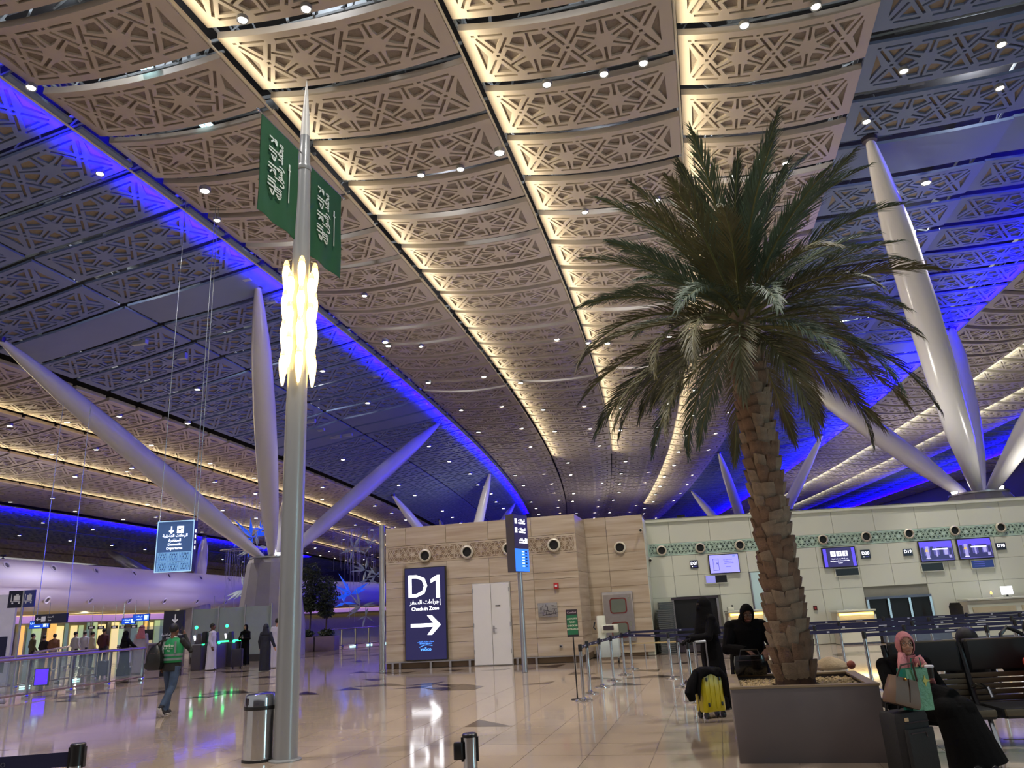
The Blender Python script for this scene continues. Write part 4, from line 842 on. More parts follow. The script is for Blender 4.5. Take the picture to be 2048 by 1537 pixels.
place('plane_mark', MB().prism([(-.1, .0), (.1, .06), (.11, .03), (.02, -.02), (-.06, -.06), (-.03, .0)], .004).mesh('plane_mark', wht, smooth=False), tt, M=face_M((.06, -.085, 1.68))); write(arabic('المغادرة الداخلية'), .12, wht, tt, (0, -.086, 1.42)); write('Departures', .09, wht, tt, (0, -.086, 1.3))
# departures sign hanging in the hall
ds = thing('hanging_sign', 'hanging blue-grey sign reading Domestic Departures with a lattice panel', 'sign', D(349, 1093, 22), .0)
dpm = mat('sign_steel_blue', srgb(70, 100, 150), .3, emit=srgb(64, 96, 150), estr=.4); dpe = mat('sign_pale_edge', srgb(190, 225, 250), .3, emit=srgb(170, 220, 255), estr=.7); lat_b = mat('sign_lattice_back', srgb(50, 90, 140), .4, emit=srgb(44, 86, 140), estr=.35); lat_f = mat('sign_lattice_front', srgb(130, 180, 230), .4, emit=srgb(120, 175, 230), estr=.5)
box_part('body', (0, .14, 0), (1.05, .26, 1.44), mat('sign_side', srgb(60, 60, 100), .35), ds); MB().box((0, .005, 0), (1.03, .01, 1.42)).build('light_panel', dpm, ds, smooth=False)
for (x, z, a, b_) in ((-.525, 0, .02, 1.44), (.525, 0, .02, 1.44), (0, .72, 1.05, .02), (0, -.72, 1.05, .02)): box_part('edge_light', (x, -.005, z), (a, .02, b_), dpe, ds)
place('arrow', MB().prism([(-.016, .1), (-.016, -.05), (-.05, -.01), (-.075, -.035), (0, -.11), (.075, -.035), (.05, -.01), (.016, -.05), (.016, .1)], .004).mesh('arrow', litw, smooth=False), ds, M=face_M((-.12, -.006, .47))); MB().box((.14, -.006, .47), (.19, .006, .2), bev=.0).build('pictogram', litw, ds); place('plane_mark', MB().prism([(-.07, -.01), (.07, .04), (.075, .02), (.0, -.03), (-.05, -.04)], .004).mesh('plane_mark', dpm, smooth=False), ds, M=face_M((.14, -.01, .48))); box_part('runway_mark', (.13, -.011, .42), (.12, .004, .012), dpm, ds)
write(arabic('الرحلات الداخلية'), .115, litw, ds, (0, -.008, .30)); write(arabic('المغادرة'), .115, litw, ds, (0, -.008, .17)); write('Domestic', .1, litw, ds, (0, -.008, .05), bold=.001); write('Departures', .1, litw, ds, (0, -.008, -.06), bold=.001)
for i in range(3):
    for j in range(2):
        me = lattice_panel('sign_lattice', [lat_f, lat_b], .315, .27, 1, True, sag=0, thick=.008, lip=.01, length=3.7)
        place('lattice_tile', me, ds, M=Matrix.Translation((-.325 + .325 * i, -.012, -.30 - .28 * j)) @ Matrix(((1, 0, 0, 0), (0, 0, 1, 0), (0, 1, 0, 0), (0, 0, 0, 1))))
for k in range(4): box_part('side_lettering', (.53, .14, .42 - .16 * k), (.006, .05, .09), litw, ds)
hang(ds, ((-.5, .02, .72), (.5, .02, .72), (.5, .26, .72)), 12.4)
# ================================================================== E-GATES, COUNTERS
grn = mat('green_lamp', (.05, .9, .25), .3, emit=(.02, 1.0, .22), estr=5.0); kdark = mat('kiosk_dark', srgb(78, 72, 78), .4, .2); pgl = mat('frosted_partition', srgb(176, 188, 190), .4, 0, .04)
pt = thing('glass_partition', 'pale frosted glass partition behind the e-gates', 'partition', Vector((-14.4, 36.2, 0)), -.05)
for k in range(3): box_part('glass_pane', (.85 + 1.25 * (k - 1) , 0, 1.35), (1.22, .04, 2.1), pgl, pt)
for k in range(4): box_part('mullion', (-1.0 + 1.25 * k, -.03, 1.25), (.05, .06, 2.5), steel, pt)
box_part('kick_panel', (.87, -.02, .15), (3.8, .06, .3), kdark, pt)
def egate(px, py, lb):
    p = G(px, py); t = thing('passport_gate', lb, 'e-gate', p, -.08)
    box_part('body', (0, .25, .47), (.40, 1.0, .94), kdark, t, bev=.03); box_part('top_rail', (0, .25, .955), (.4, 1.0, .03), steel, t)
    MB().prism([(-.16, 0), (.16, 0), (.10, .42), (-.02, .42)], .2).build('kiosk_head', kdark, t, (.0, .05, .95)).rotation_euler = (PI / 2, 0, 0)
    sp = box_part('screen', (.16, -.16, 1.2), (.02, .14, .2), scw, t, rz=.0); sp.rotation_euler = (0, R(-14), 0)
    MB().cyl((-.18, .0, .95), (-.18, .0, 1.55), .025).build('lamp_post', steel, t); MB().sphere((-.18, 0, 1.6), .065, 12, 8).build('green_lamp', grn, t); MB().sphere((.2, -.1, .98), .06, 10, 6).build('green_button', grn, t); box_part('green_strip', (.02, .75, 1.0), (.36, .03, .05), grn, t)
egate(396, 1341, 'dark e-gate kiosk with a green lamp, nearest the totem sign'); egate(428, 1338, 'dark e-gate kiosk with a green lamp, middle of the three'); egate(458, 1334, 'dark e-gate kiosk with a green lamp, nearest the pedestal')
ct = thing('service_counter', 'long dim grey service counter behind the trolley', 'counter', Vector((-16.3, 34.4, 0)), -.05); box_part('body', (0, 0, .5), (2.6, .7, 1.0), mat('counter_dim', srgb(120, 108, 112), .5), ct); box_part('worktop', (0, -.02, 1.02), (2.7, .8, .05), mat('counter_top_grey', srgb(160, 150, 152), .4), ct); box_part('glass_screen', (0, -.1, 1.4), (2.6, .02, .7), glass('counter_glass', srgb(150, 160, 160), .3), ct)
mm = thing('monitor', 'black monitor on the dim service counter', 'monitor', Vector((-16.5, 34.1, 1.05)), .2); box_part('screen_panel', (0, 0, .35), (.62, .05, .45), blackp, mm, bev=.01); box_part('neck', (0, .03, .08), (.06, .05, .16), blackp, mm); box_part('foot', (0, .03, .006), (.25, .18, .012), blackp, mm)
# luggage trolley
def trolley(p, rz, label):
    t = thing('luggage_trolley', label, 'trolley', p, rz); tm = MB()
    for s in (-1, 1): tm.tube([(s * .28, .35, .18), (s * .28, -.25, .2), (s * .28, -.3, .55), (s * .28, -.38, 1.0)], .02, 8)
    tm.build('frame', chrome, t); MB().tube([(-.3, -.38, 1.0), (.3, -.38, 1.0)], .028, 8).build('handle_bar', blackp, t); box_part('advert_panel', (0, -.315, .62), (.5, .03, .5), mat('trolley_panel', srgb(206, 196, 214), .4), t); box_part('deck', (0, .05, .2), (.54, .6, .03), steel, t); MB().box((0, -.34, .93), (.46, .12, .12)).build('basket', steel_d, t)
    for (x, y) in ((-.26, -.25), (.26, -.25), (0, .4)): MB().cyl((x - .02, y, .07), (x + .02, y, .07), .07, seg=14).build('wheel', blackp, t)
    return t
trolley(G(252, 1345), .1, 'luggage trolley with a pale panel behind the front railing')
# ================================================================== SMALL TREES IN A PLANTER
pb = thing('planter_box', 'mauve planter box with two slim trees by the far railing', 'planter', G(627, 1304), -.06)
pbm = mat('planter_mauve', srgb(120, 104, 116), .5); box_part('body', (-.55, .4, .38), (1.1, .9, .76), pbm, pb, bev=.01); box_part('body', (.62, .4, .38), (1.1, .9, .76), pbm, pb, bev=.01); box_part('soil', (0, .4, .75), (2.1, .8, .04), mat('soil_dark', srgb(50, 42, 36), .9), pb)
leafm = mat('ficus_leaf', srgb(54, 66, 44), .5, 0, .35, 2.0); barkm = mat('ficus_bark', srgb(86, 74, 62), .8, 0, .2, 6)
def leaf_cloud(seed, blobs, n, size):
    rn = random.Random(seed); b = MB()
    for _ in range(n):
        bx_ = rn.choice(blobs); d = Vector((rn.gauss(0, 1), rn.gauss(0, 1), rn.gauss(0, 1))).normalized() * (rn.random() ** .4)
        c = Vector(bx_[0]) + Vector((d.x * bx_[1], d.y * bx_[1], d.z * bx_[2])); a = Vector((rn.uniform(-1, 1), rn.uniform(-1, 1), rn.uniform(-1.2, .4))).normalized(); s_ = a.cross(Vector((rn.uniform(-1, 1), rn.uniform(-1, 1), rn.uniform(-1, 1)))).normalized()
        l_ = size * rn.uniform(.7, 1.3); w_ = l_ * .22; m1 = c + a * l_ * .5
        b.add([c, m1 + s_ * w_, c + a * l_, m1 - s_ * w_], [(0, 1, 2, 3)])
    return b
for (x, hgt, sd, lb) in ((-.35, 4.0, 3, 'slim leafy tree, left of two in the mauve planter'), (.55, 3.2, 5, 'shorter slim tree, right of two in the mauve planter')):
    t = thing('ficus_tree', lb, 'tree', pb.location + Vector((x, .4, .77)), 0); h_ = hgt
    tk = MB(); tk.tube([(0, 0, 0), (.03, .02, h_ * .3), (-.02, 0, h_ * .6), (0, 0, h_ * .9)], [.05, .045, .035, .015], 8)
    for q in range(6): a = q * 2.4; tk.tube([(0, 0, h_ * (.42 + .07 * q)), (.45 * math.cos(a), .4 * math.sin(a), h_ * (.52 + .07 * q))], [.022, .008], 5)
    tk.build('trunk', barkm, t); tag(leaf_cloud(sd, [((0, 0, h_ * .85), .62, .6), ((.12, 0, h_ * .65), .6, .5), ((-.15, .1, h_ * .5), .5, .35), ((0, 0, h_ * .4), .4, .25)], 2600, .17).build('foliage', leafm, t, smooth=False), kind='stuff')
for x in (-.55, .6):
    t = thing('low_shrub', f"low dark shrub at the {'left' if x < 0 else 'right'} end of the mauve planter", 'shrub', pb.location + Vector((x, .4, .77))); tag(leaf_cloud(9 + int(x * 10), [((0, 0, .2), .42, .18)], 700, .15).build('foliage', leafm, t, smooth=False), kind='stuff'); MB().tube([(0, 0, 0), (0, 0, .2)], [.03, .01], 6).build('stem', barkm, t)
# ================================================================== HANGING GLASS SCULPTURES
crys = mat('crystal_pale', srgb(206, 226, 240), .08, 0, .04, alpha=.75, spec=.8); crysb = mat('crystal_blue_glow', srgb(40, 90, 255), .1, 0, .05, emit=(.02, .12, 1.0), estr=.55); wirem = mat('hanging_wire', srgb(180, 180, 200), .3, .8)  # light on the blue glass is put in as a glow of its material
def shard(b, c, d, l_, w_):
    d = Vector(d).normalized(); s_ = d.cross(Vector((.3, .8, .5))).normalized() * w_; u_ = d.cross(s_).normalized() * w_ * .5; c = Vector(c); m1 = c + d * l_ * .35
    b.add([c, m1 + s_, m1 + u_, m1 - s_, m1 - u_, c + d * l_], [(0, 1, 2), (0, 2, 3), (0, 3, 4), (0, 4, 1), (5, 2, 1), (5, 3, 2), (5, 4, 3), (5, 1, 4)])
def sculpture(px, py, y, label, stars, frame_r, zt, nw, seed):
    c = D(px, py, y); t = thing('hanging_sculpture', label, 'sculpture', c); rn = random.Random(seed)
    MB().tube([(frame_r * math.cos(a), frame_r * .5 * math.sin(a), zt) for a in [2 * PI * k / 20 for k in range(21)]], .03, 6).build('hanging_ring', steel, t)
    wr = MB()
    for k in range(nw): a = rn.uniform(0, 2 * PI); r_ = frame_r * rn.uniform(.3, 1); wr.cyl((r_ * math.cos(a), r_ * .5 * math.sin(a), zt), (r_ * math.cos(a), r_ * .5 * math.sin(a), rn.uniform(-1.5, zt * .6)), .008, seg=4)
    tag(wr.build('hanging_wires', wirem, t), kind='stuff')
    for (sx, sz, n, l_, m_) in stars:
        for k in range(n):
            b = MB(); a = 2 * PI * k / n * .8 + rn.uniform(-.7, .7); shard(b, (sx, rn.uniform(-.2, .2), sz), (math.cos(a), rn.uniform(-.4, .4), math.sin(a)), l_ * rn.uniform(.6, 1.15), l_ * .09); b.build('glass_shard', m_, t, smooth=False)
sculpture(505, 1075, 47, 'hanging cluster of blue and clear glass shards behind the left strut', [(0, 0, 7, 1.5, crysb), (.3, -.6, 6, 1.2, crys), (.5, .5, 5, .9, crysb)], 1.6, 2.6, 26, 3)
sculpture(482, 1180, 51, 'starburst of clear glass shards beside the concrete pedestal', [(.3, 0, 9, 1.5, crys), (.4, -.6, 5, 1.0, crys)], 1.5, 2.6, 30, 7)
sculpture(725, 1105, 52, 'airy hanging sculpture of thin frames and clear glass by the steel mast', [(-.6, .3, 6, 1.3, crys), (.5, .5, 5, .9, crys), (.2, -1.2, 6, 1.2, crys), (.9, -1.6, 5, .9, crys)], 2.2, 1.6, 70, 5)
sculpture(713, 1205, 50, 'blue winged glass sculpture hanging over the far railing', [(-.3, .5, 5, 1.5, crysb), (-.8, .0, 4, 1.2, crysb), (.3, -.3, 7, 1.1, crys), (.6, -.9, 5, .8, crys), (.7, 1.4, 3, 1.0, crys)], .8, 3.4, 12, 9)
# ================================================================== LAMP POST WITH FLAGS
LP = Vector((-3.06, 10.2, 0))
lpm = mat('post_grey_paint', srgb(160, 163, 166), .3, .3, .03, .8); lpw = mat('spire_white', srgb(228, 226, 220), .35, 0, .02)
lp = thing('lamp_post', 'tall tapering grey lamp post with clusters of glowing teardrop lamps', 'lamp post', LP)
MB().lathe([(.15, 0), (.148, .5), (.146, 4.6)], 28).build('lower_shaft', lpm, lp); MB().lathe([(.142, 4.6), (.135, 6.6), (.10, 8.2), (.085, 8.75), (.078, 8.78), (.075, 8.98)], 28).build('upper_shaft', lpm, lp)
MB().lathe([(.075, 8.98), (.062, 9.3), (.03, 9.8), (.006, 10.03), (.001, 10.04)], 20).build('spire', lpw, lp); MB().lathe([(.105, 8.36), (.112, 8.38), (.112, 8.42), (.105, 8.44)], 24).build('collar', lpm, lp); MB().lathe([(.2, 0), (.2, .015), (.16, .03)], 28).build('base_plate', lpm, lp)
bulbm = mat('glowing_glass', (1, .8, .45), .3, emit=(1.0, .66, .22), estr=6.0); bulbt = mat('amber_glass', (.9, .6, .2), .2, emit=(1.0, .58, .14), estr=3.0)
bl = MB(); bl.lathe([(.012, .46), (.04, .44), (.055, .38), (.058, .31), (.048, .20), (.032, .08), (.015, .0), (.001, -.01)], 16); bm = bl.mesh('lamp_bulb', bulbm)
bc = MB().lathe([(.014, .54), (.03, .52), (.045, .46), (.03, .435)], 12).mesh('bulb_cap', bulbt)
for row in range(7):
    for k in range(4):
        a = 2 * PI * (k + (.5 if row % 2 else 0)) / 4 + .35; z = 4.85 + .235 * row
        if False: continue
        o = place('lamp_bulb', bm, lp, (.205 * math.cos(a), .205 * math.sin(a), z)); place('bulb_cap', bc, o, (0, 0, 0))
        if row % 2 == 0: MB().tube([(.14 * math.cos(a), .14 * math.sin(a), z + .56), (.205 * math.cos(a), .205 * math.sin(a), z + .53)], .012, 6).build('bulb_arm', lpm, lp)
for (dx, dy, z) in ((-.45, -.3, 5.6), (.45, -.3, 5.6), (0, .5, 5.6)): lamp('cluster_lamp', 'POINT', (dx, dy, z), 55, (1, .72, .35), .12, parent=lp)
green = mat('flag_green', srgb(24, 82, 46), .75, 0, .06, 4, bump=.1); flagw = mat('flag_white', srgb(225, 235, 228), .6)
fd = Vector((.27, .963, 0)); fn = Vector((.963, -.27, 0))
def flag(label, s0, s1, zt):
    o = thing('banner_flag', label, 'flag', LP + fd * s0 + Vector((0, 0, zt))); L = s1 - s0; sgn = 1 if L > 0 else -1; H_ = 1.53; b = MB(); nx, nz_ = 12, 14
    P = lambda i, j, t: tuple(fd * (L * i / nx) + fn * (.018 * math.sin(i * .9 + j * .35) * (j / nz_) + t) + Vector((0, 0, -H_ * j / nz_)))
    for t, flip in ((.004, False), (-.004, True)):
        vs = [P(i, j, t) for j in range(nz_ + 1) for i in range(nx + 1)]; fs = [(j * (nx + 1) + i, j * (nx + 1) + i + 1, (j + 1) * (nx + 1) + i + 1, (j + 1) * (nx + 1) + i) for j in range(nz_) for i in range(nx)]
        b.add(vs, [f[::-1] for f in fs] if flip else fs)
    b.build('cloth', green, o)
    MB().tube([tuple(fd * (-.1 * sgn) + Vector((0, 0, .012))), tuple(fd * (L + .08 * sgn) + Vector((0, 0, .012)))], .011, 8).build('arm', steel, o); MB().sphere(tuple(fd * (L + .09 * sgn) + Vector((0, 0, .012))), .028, 10, 8).build('arm_finial', chrome, o)
    c = fd * (L / 2) + fn * .03 + Vector((0, 0, -H_ * .5)); A = lambda p: Matrix(((0, -fd.x, fn.x, p.x), (0, -fd.y, fn.y, p.y), (1, 0, 0, p.z), (0, 0, 0, 1)))
    for q, (tx, off) in enumerate((('لا إله إلا الله', -.20), ('محمد رسول الله', -.04))):
        me = text_mesh(arabic(tx), .24, flagw, bold=.004); xs = [v.co.x for v in me.vertices]; k = .92 / (max(xs) - min(xs))
        place('calligraphy', me, o, M=A(c + fd * off + Vector((0, 0, .08))) @ Matrix.Diagonal((k, 1.05, 1, 1)))
    sw = MB(); sw.box((0, 0, 0), (.60, .016, .006)); sw.box((.24, 0, 0), (.02, .06, .006)); sw.box((.30, .008, 0), (.08, .03, .006)); place('sword', sw.mesh('sword', flagw), o, M=A(c + fd * .22 + Vector((0, 0, .0))))
flag('green flag with white calligraphy and sword, on the left of the lamp post', -.17, -1.13, 8.62); flag('green flag with white calligraphy and sword, on the right of the lamp post', .2, 1.16, 8.55)
# ================================================================== LITTER BIN
bn = thing('litter_bin', 'brushed steel litter bin with a black band at the lamp post foot', 'bin', (-3.425, 10.3, 0))
MB().lathe([(.2, .03), (.2, .60)], 32).build('body', chrome, bn); MB().lathe([(.204, .60), (.206, .61), (.206, .635), (.203, .645)], 32).build('band', blackp, bn); MB().lathe([(.2, .645), (.198, .74), (.185, .78), (.15, .795), (.001, .80)], 32).build('domed_lid', chrome, bn); MB().lathe([(.205, 0), (.205, .03), (.2, .035)], 32).build('base_ring', blackp, bn); box_part('lid_flap', (-.02, -.165, .705), (.2, .02, .08), steel_d, bn)
# ================================================================== BELT STANCHIONS
beltm = mat('navy_belt', srgb(30, 32, 72), .6, 0, .06, 8); beltw = mat('belt_print', srgb(190, 196, 215), .6)
st_pole = MB().lathe([(.03, .03), (.03, .84)], 14).mesh('pole', chrome); st_base = MB().lathe([(.165, 0), (.165, .012), (.15, .02), (.05, .035), (.031, .06)], 22).mesh('base', chrome)
_h = MB().lathe([(.034, .84), (.036, .85), (.036, .955), (.032, .965), (.001, .967)], 14); st_head = _h.mesh('head', blackp)
def stanchion(p, label, group=None, to=(), zb=.9, prints=True):
    t = thing('belt_stanchion', label, 'stanchion', (p[0], p[1], 0), 0, group)
    place('base', st_base, t); place('pole', st_pole, t); place('head', st_head, t)
    for q in to:
        d = Vector((q[0] - p[0], q[1] - p[1], 0)); L = d.length; rz = math.atan2(d.y, d.x)
        for zz_ in (zb,):
            bt = MB().box((L / 2, 0, zz_), (L - .07, .006, .058)).build('belt', beltm, t, None, rz, smooth=False)
            if prints:
                for k in range(2): MB().box((L * (.3 + .4 * k), -.005, zz_), (.16 if k else .05, .003, .016 if k else .03)).build('belt_print', beltw, bt)
    return t
row = [G(*q) for q in ((1168, 1402), (1181, 1388), (1205, 1375), (1228, 1362), (1250, 1350), (1265, 1338))]
ordn = ('first', 'second', 'third', 'fourth', 'fifth', 'sixth')
q1, q2 = Vector((3.19, 17.79)), Vector((2.76, 13.64))
for k, p in enumerate(row):
    nx_ = [(row[k + 1].x, row[k + 1].y)] if k < 5 else [(7.2, 20.6)]
    if k == 4: nx_.append((q1.x, q1.y))
    stanchion((p.x, p.y), f'{ordn[k]} belt stanchion from the front in the row left of the yellow suitcase', 'queue stanchions', nx_)
stanchion(q1, 'belt stanchion standing alone before the dark baggage hatch', 'queue stanchions', [(8.4, 17.3)]); stanchion(q2, 'belt stanchion directly behind the yellow suitcase', 'queue stanchions', [(3.05, 16.0)]); stanchion((3.05, 16.0), 'belt stanchion behind the veiled woman with the yellow suitcase', 'queue stanchions', [(8.0, 15.6)])
for r_, (y0, x0, n) in enumerate(((13.9, 5.9, 5), (15.6, 5.3, 6), (17.3, 6.3, 6), (19.0, 5.4, 6), (20.6, 7.2, 5))):
    pts = [(x0 + 2.05 * k, y0 - .08 * 2.05 * k) for k in range(n)]
    for k, p in enumerate(pts): stanchion(p, f"queue stanchion behind the palm, {('nearest', 'second', 'third', 'fourth', 'farthest')[r_]} belt row, {('first', 'second', 'third', 'fourth', 'fifth', 'sixth')[k]} post from the left", 'queue stanchions', [pts[k + 1]] if k < n - 1 else [])
def big_stanchion(p, label, h, r, belt=None, clip=None):
    t = thing('belt_stanchion', label, 'stanchion', p, 0, 'foreground stanchions'); MB().lathe([(.18, 0), (.18, .015), (.06, .04), (r, .07)], 28).build('base', chrome, t); MB().lathe([(r, .06), (r, h - .13)], 24).build('pole', chrome, t)
    MB().lathe([(r, h - .13), (r * 1.02, h - .02)], 24).build('collar', chrome if not belt else blackp, t); MB().lathe([(r * 1.08, h - .02), (r * 1.1, h - .005), (r * .95, h)], 24).build('cap', blackp, t)
    for a in (0, PI / 2, PI): MB().box((r * 1.08 * math.cos(a), r * 1.08 * math.sin(a), h - .08), (.012, .03, .12), a).build('belt_slot', blackp, t)
    if clip: MB().box((-r - .025, -.01, h - .085), (.05, .045, .085), bev=.008).build('belt_clip', blackp, t)
    if belt:
        bt = MB().box((-belt / 2, .0, h - .09), (belt, .006, .085)).build('belt', beltm, t, None, .16, smooth=False); write('edco', .06, mat('belt_grey_print', srgb(90, 92, 110), .6), bt, (-.47, -.006, h - .09))
    return t
big_stanchion((D(939, 1467, 4.5).x, 4.5, 0), 'chrome belt stanchion in the middle foreground with a black clip', D(939, 1467, 4.5).z, .038, clip=True); big_stanchion((D(157, 1487, 5.2).x, 5.2, 0), 'black-headed stanchion with a navy belt at the lower left corner', D(157, 1487, 5.2).z, .042, belt=2.2)
# ================================================================== WAYFINDING PYLON, STEEL MAST, GREEN SIGN
wp = thing('wayfinding_pylon', 'wayfinding pylon with a slanted two-sided lit sign on a steel pole', 'sign', (-.07, 21.73, 0), 0); MB().lathe([(.085, 0), (.085, .02), (.078, .05), (.07, 2.75)], 20).build('pole', steel, wp)
zb_, zt_ = D(1040, 1145, 21.7).z, D(1036, 1030, 21.6).z; hb = zt_ - zb_; sr = bpy.data.objects.new('sign_box', MB().box((0, 0, 0), (.74, .26, hb)).mesh('sign_box', mat('pylon_brown', srgb(86, 78, 82), .35), smooth=False)); COL.objects.link(sr); sr.parent = wp; sr.location = (-.02, -.0, zb_ + hb / 2); sr.rotation_euler = (0, 0, R(58))
MB().box((0, -.133, hb * .20), (.72, .006, hb * .58)).build('lit_panel', mat('pylon_panel', srgb(52, 48, 70), .3, emit=srgb(52, 48, 74), estr=.35), sr, smooth=False); MB().box((0, -.133, -hb * .295), (.72, .006, hb * .39)).build('lit_panel', mat('pylon_blue', srgb(60, 130, 250), .3, emit=srgb(50, 125, 255), estr=1.0), sr, smooth=False)
for k, (al, z) in enumerate((('البوابات', .40), ('الجوازات', .24), ('المواقف', .06))):
    write(arabic(al), .11, litw, sr, (.06, -.138, hb * z)); MB().box((.06, -.138, hb * (z - .05)), (.36, .005, .035)).build('text_line', litw, sr); MB().box((-.25 if k < 2 else .26, -.138, hb * (z - .02)), (.11, .005, .14)).build('pictogram', litw, sr)
for k in range(6): MB().box((.22, -.138, -hb * (.15 + .05 * k)), (.1, .005, .035)).build('text_line', navy, sr); MB().box((.06, -.138, -hb * (.15 + .05 * k)), (.12, .005, .03)).build('text_line', cyanlit, sr)
ms = thing('steel_mast', 'slim steel mast at the left corner of the travertine block', 'mast', (-4.52, 24.9, 0)); MB().lathe([(.095, 0), (.092, 4.5), (.088, 4.52)], 20).build('shaft', steel, ms); MB().lathe([(.11, 0), (.11, .03), (.097, .05)], 20).build('foot_ring', chrome, ms)
gs = thing('entrance_sign', 'small green check-in entrance sign on a thin post above the first stanchion', 'sign', (row[0].x - .1, row[0].y + .22, 0)); MB().cyl((0, 0, 0), (0, 0, 1.2), .012).build('post', blackp, gs); MB().lathe([(.12, 0), (.12, .012), (.02, .02)], 16).build('foot', blackp, gs)
zc = D(1159, 1246, row[0].y + .22).z; gsr = MB().box((0, 0, 0), (.215, .02, .49)).build('frame', mat('sign_plum', srgb(58, 46, 56), .4), gs, (0, 0, zc)); MB().box((0, -.012, -.03), (.195, .006, .36)).build('green_panel', mat('sign_green', srgb(44, 112, 78), .4), gs, (0, 0, zc), smooth=False)
crm = mat('sign_cream', srgb(224, 228, 206), .5); write('Comfort', .05, mat('sign_pink', srgb(214, 190, 206), .5), gs, (0, -.012, zc + .19))
for k, tx in enumerate(('ALKADRY', 'FLASH', 'CHECK-IN', 'ENTRANCE')): write(tx, .042, crm, gs, (0, -.017, zc + .075 - .062 * k), bold=.0008)
# white baggage-wrap machine
wm = thing('wrapping_cart', 'white wheeled machine standing before the steel hose cabinet', 'machine', G(1217, 1327), -.2)
box_part('column', (-.12, .05, .85), (.24, .3, .95), white_m, wm, bev=.03); box_part('head', (.12, .02, .95), (.5, .32, .22), white_m, wm, bev=.03); box_part('control_panel', (.1, -.15, .98), (.3, .02, .12), steel_d, wm); box_part('body', (.06, .05, .42), (.62, .45, .5), mat('machine_pale', srgb(196, 208, 206), .4), wm, bev=.02); MB().tube([(-.3, -.05, 1.15), (-.34, -.1, 1.0), (-.28, -.1, .95)], .02).build('crank', blackp, wm)
for s in (-.2, .32): MB().tube([(s, -.1, .2), (s, -.12, .1)], .02).build('leg', steel, wm); MB().cyl((s - .02, -.12, .07), (s + .02, -.12, .07), .07, seg=12).build('wheel', blackp, wm)
sb_ = thing('low_barrier', 'thin low wooden barrier rail in front of the set-back stone wall', 'barrier', (2.1, 25.0, 0), -.1); box_part('rail', (1.6, 0, .42), (3.4, .05, .04), mat('rail_tan', srgb(196, 176, 130), .5), sb_)
for x in (.1, 1.6, 3.1): MB().cyl((x, 0, 0), (x, 0, .4), .02).build('post', steel, sb_)
# ================================================================== PALM IN PLANTER
PC = Vector((3.02, 9.12, 0)); prz = R(-13.5)
plm = mat('planter_taupe', srgb(108, 100, 100), .45, 0, .05, 2); pl = thing('palm_planter', 'square taupe planter box filled with pebbles under the palm', 'planter', PC, prz)
for (c, d) in (((0, -.70, .36), (1.46, .06, .72)), ((0, .70, .36), (1.46, .06, .72)), ((-.70, 0, .36), (.06, 1.34, .72)), ((.70, 0, .36), (.06, 1.34, .72))): box_part('side_panel', c, d, plm, pl, bev=.006)
for (c, d) in (((0, -.68, .725), (1.48, .11, .02)), ((0, .68, .725), (1.48, .11, .02)), ((-.68, 0, .725), (.11, 1.26, .02)), ((.68, 0, .725), (.11, 1.26, .02))): box_part('rim', c, d, mat('planter_rim', srgb(150, 132, 104), .5), pl)
box_part('soil', (0, 0, .60), (1.34, 1.34, .1), mat('soil_dark', srgb(50, 42, 36), .9), pl)
gv = MB(); rn = random.Random(2)
for k in range(1500):
    x, y = rn.uniform(-.64, .64), rn.uniform(-.64, .64)
    if math.hypot(x, y) < .27: continue
    r_ = rn.uniform(.014, .026); M_ = Matrix.Translation((x, y, .662 + rn.uniform(0, .02))) @ Matrix.Rotation(rn.uniform(0, 6), 4, 'Z'); gv.add([(r_ * 1.4, 0, 0), (0, r_, 0), (-r_ * 1.2, 0, 0), (0, -r_, 0), (0, 0, r_ * .7), (0, 0, -r_ * .7)], [(0, 1, 4), (1, 2, 4), (2, 3, 4), (3, 0, 4), (1, 0, 5), (2, 1, 5), (3, 2, 5), (0, 3, 5)], 0, M_)
tag(gv.build('pebbles', mat('pebble_cream', srgb(206, 182, 136), .6, 0, .3, 9), pl), kind='stuff')
pm = thing('date_palm', 'large date palm with a scaly brown trunk and drooping dark fronds', 'palm', (3.0, 9.08, .66))
trunkm = mat('palm_fibre', srgb(70, 52, 40), .9, 0, .3, 14, bump=.4); bootm = mat('palm_boot_brown', srgb(124, 100, 82), .8, 0, .28, 7, bump=.5); bootg = mat('palm_boot_grey', srgb(146, 130, 112), .85, 0, .22, 9, bump=.4)
TH = 4.3; MB().lathe([(.22, 0), (.2, .3), (.175, 1.0), (.165, 2.0), (.16, 3.2), (.15, 4.4), (.1, 4.6)], 18).build('trunk', trunkm, pm)
bmesh_ = []
for (wb, wt, ln, cut) in ((.18, .15, .20, 0), (.17, .13, .22, .02), (.20, .165, .18, -.015)):
    b = MB(); n = 4; o_ = []
    for (z, w_, out, th) in ((-.08, wb, -.02, .02), (.04, wb * .95, .018, .035), (ln * .6, (wb + wt) / 2, .04, .04), (ln, wt, .062, .035)):
        o_.append([(w_ / 2 * q, out + th * (1 - q * q) * 0.8, z + (cut * q if z == ln else 0)) for q in (-1, -.4, .4, 1)] + [(w_ / 2 * q, out - th * .6, z + (cut * q if z == ln else 0)) for q in (1, -1)])
    b.loft(o_); bmesh_.append((b.mesh('trunk_boot', bootm, ang=.5), )); 
bg = [m_[0].copy() for m_ in bmesh_]
for m_ in bg: m_.materials.clear(); m_.materials.append(bootg)
rn = random.Random(6); nrow = 28
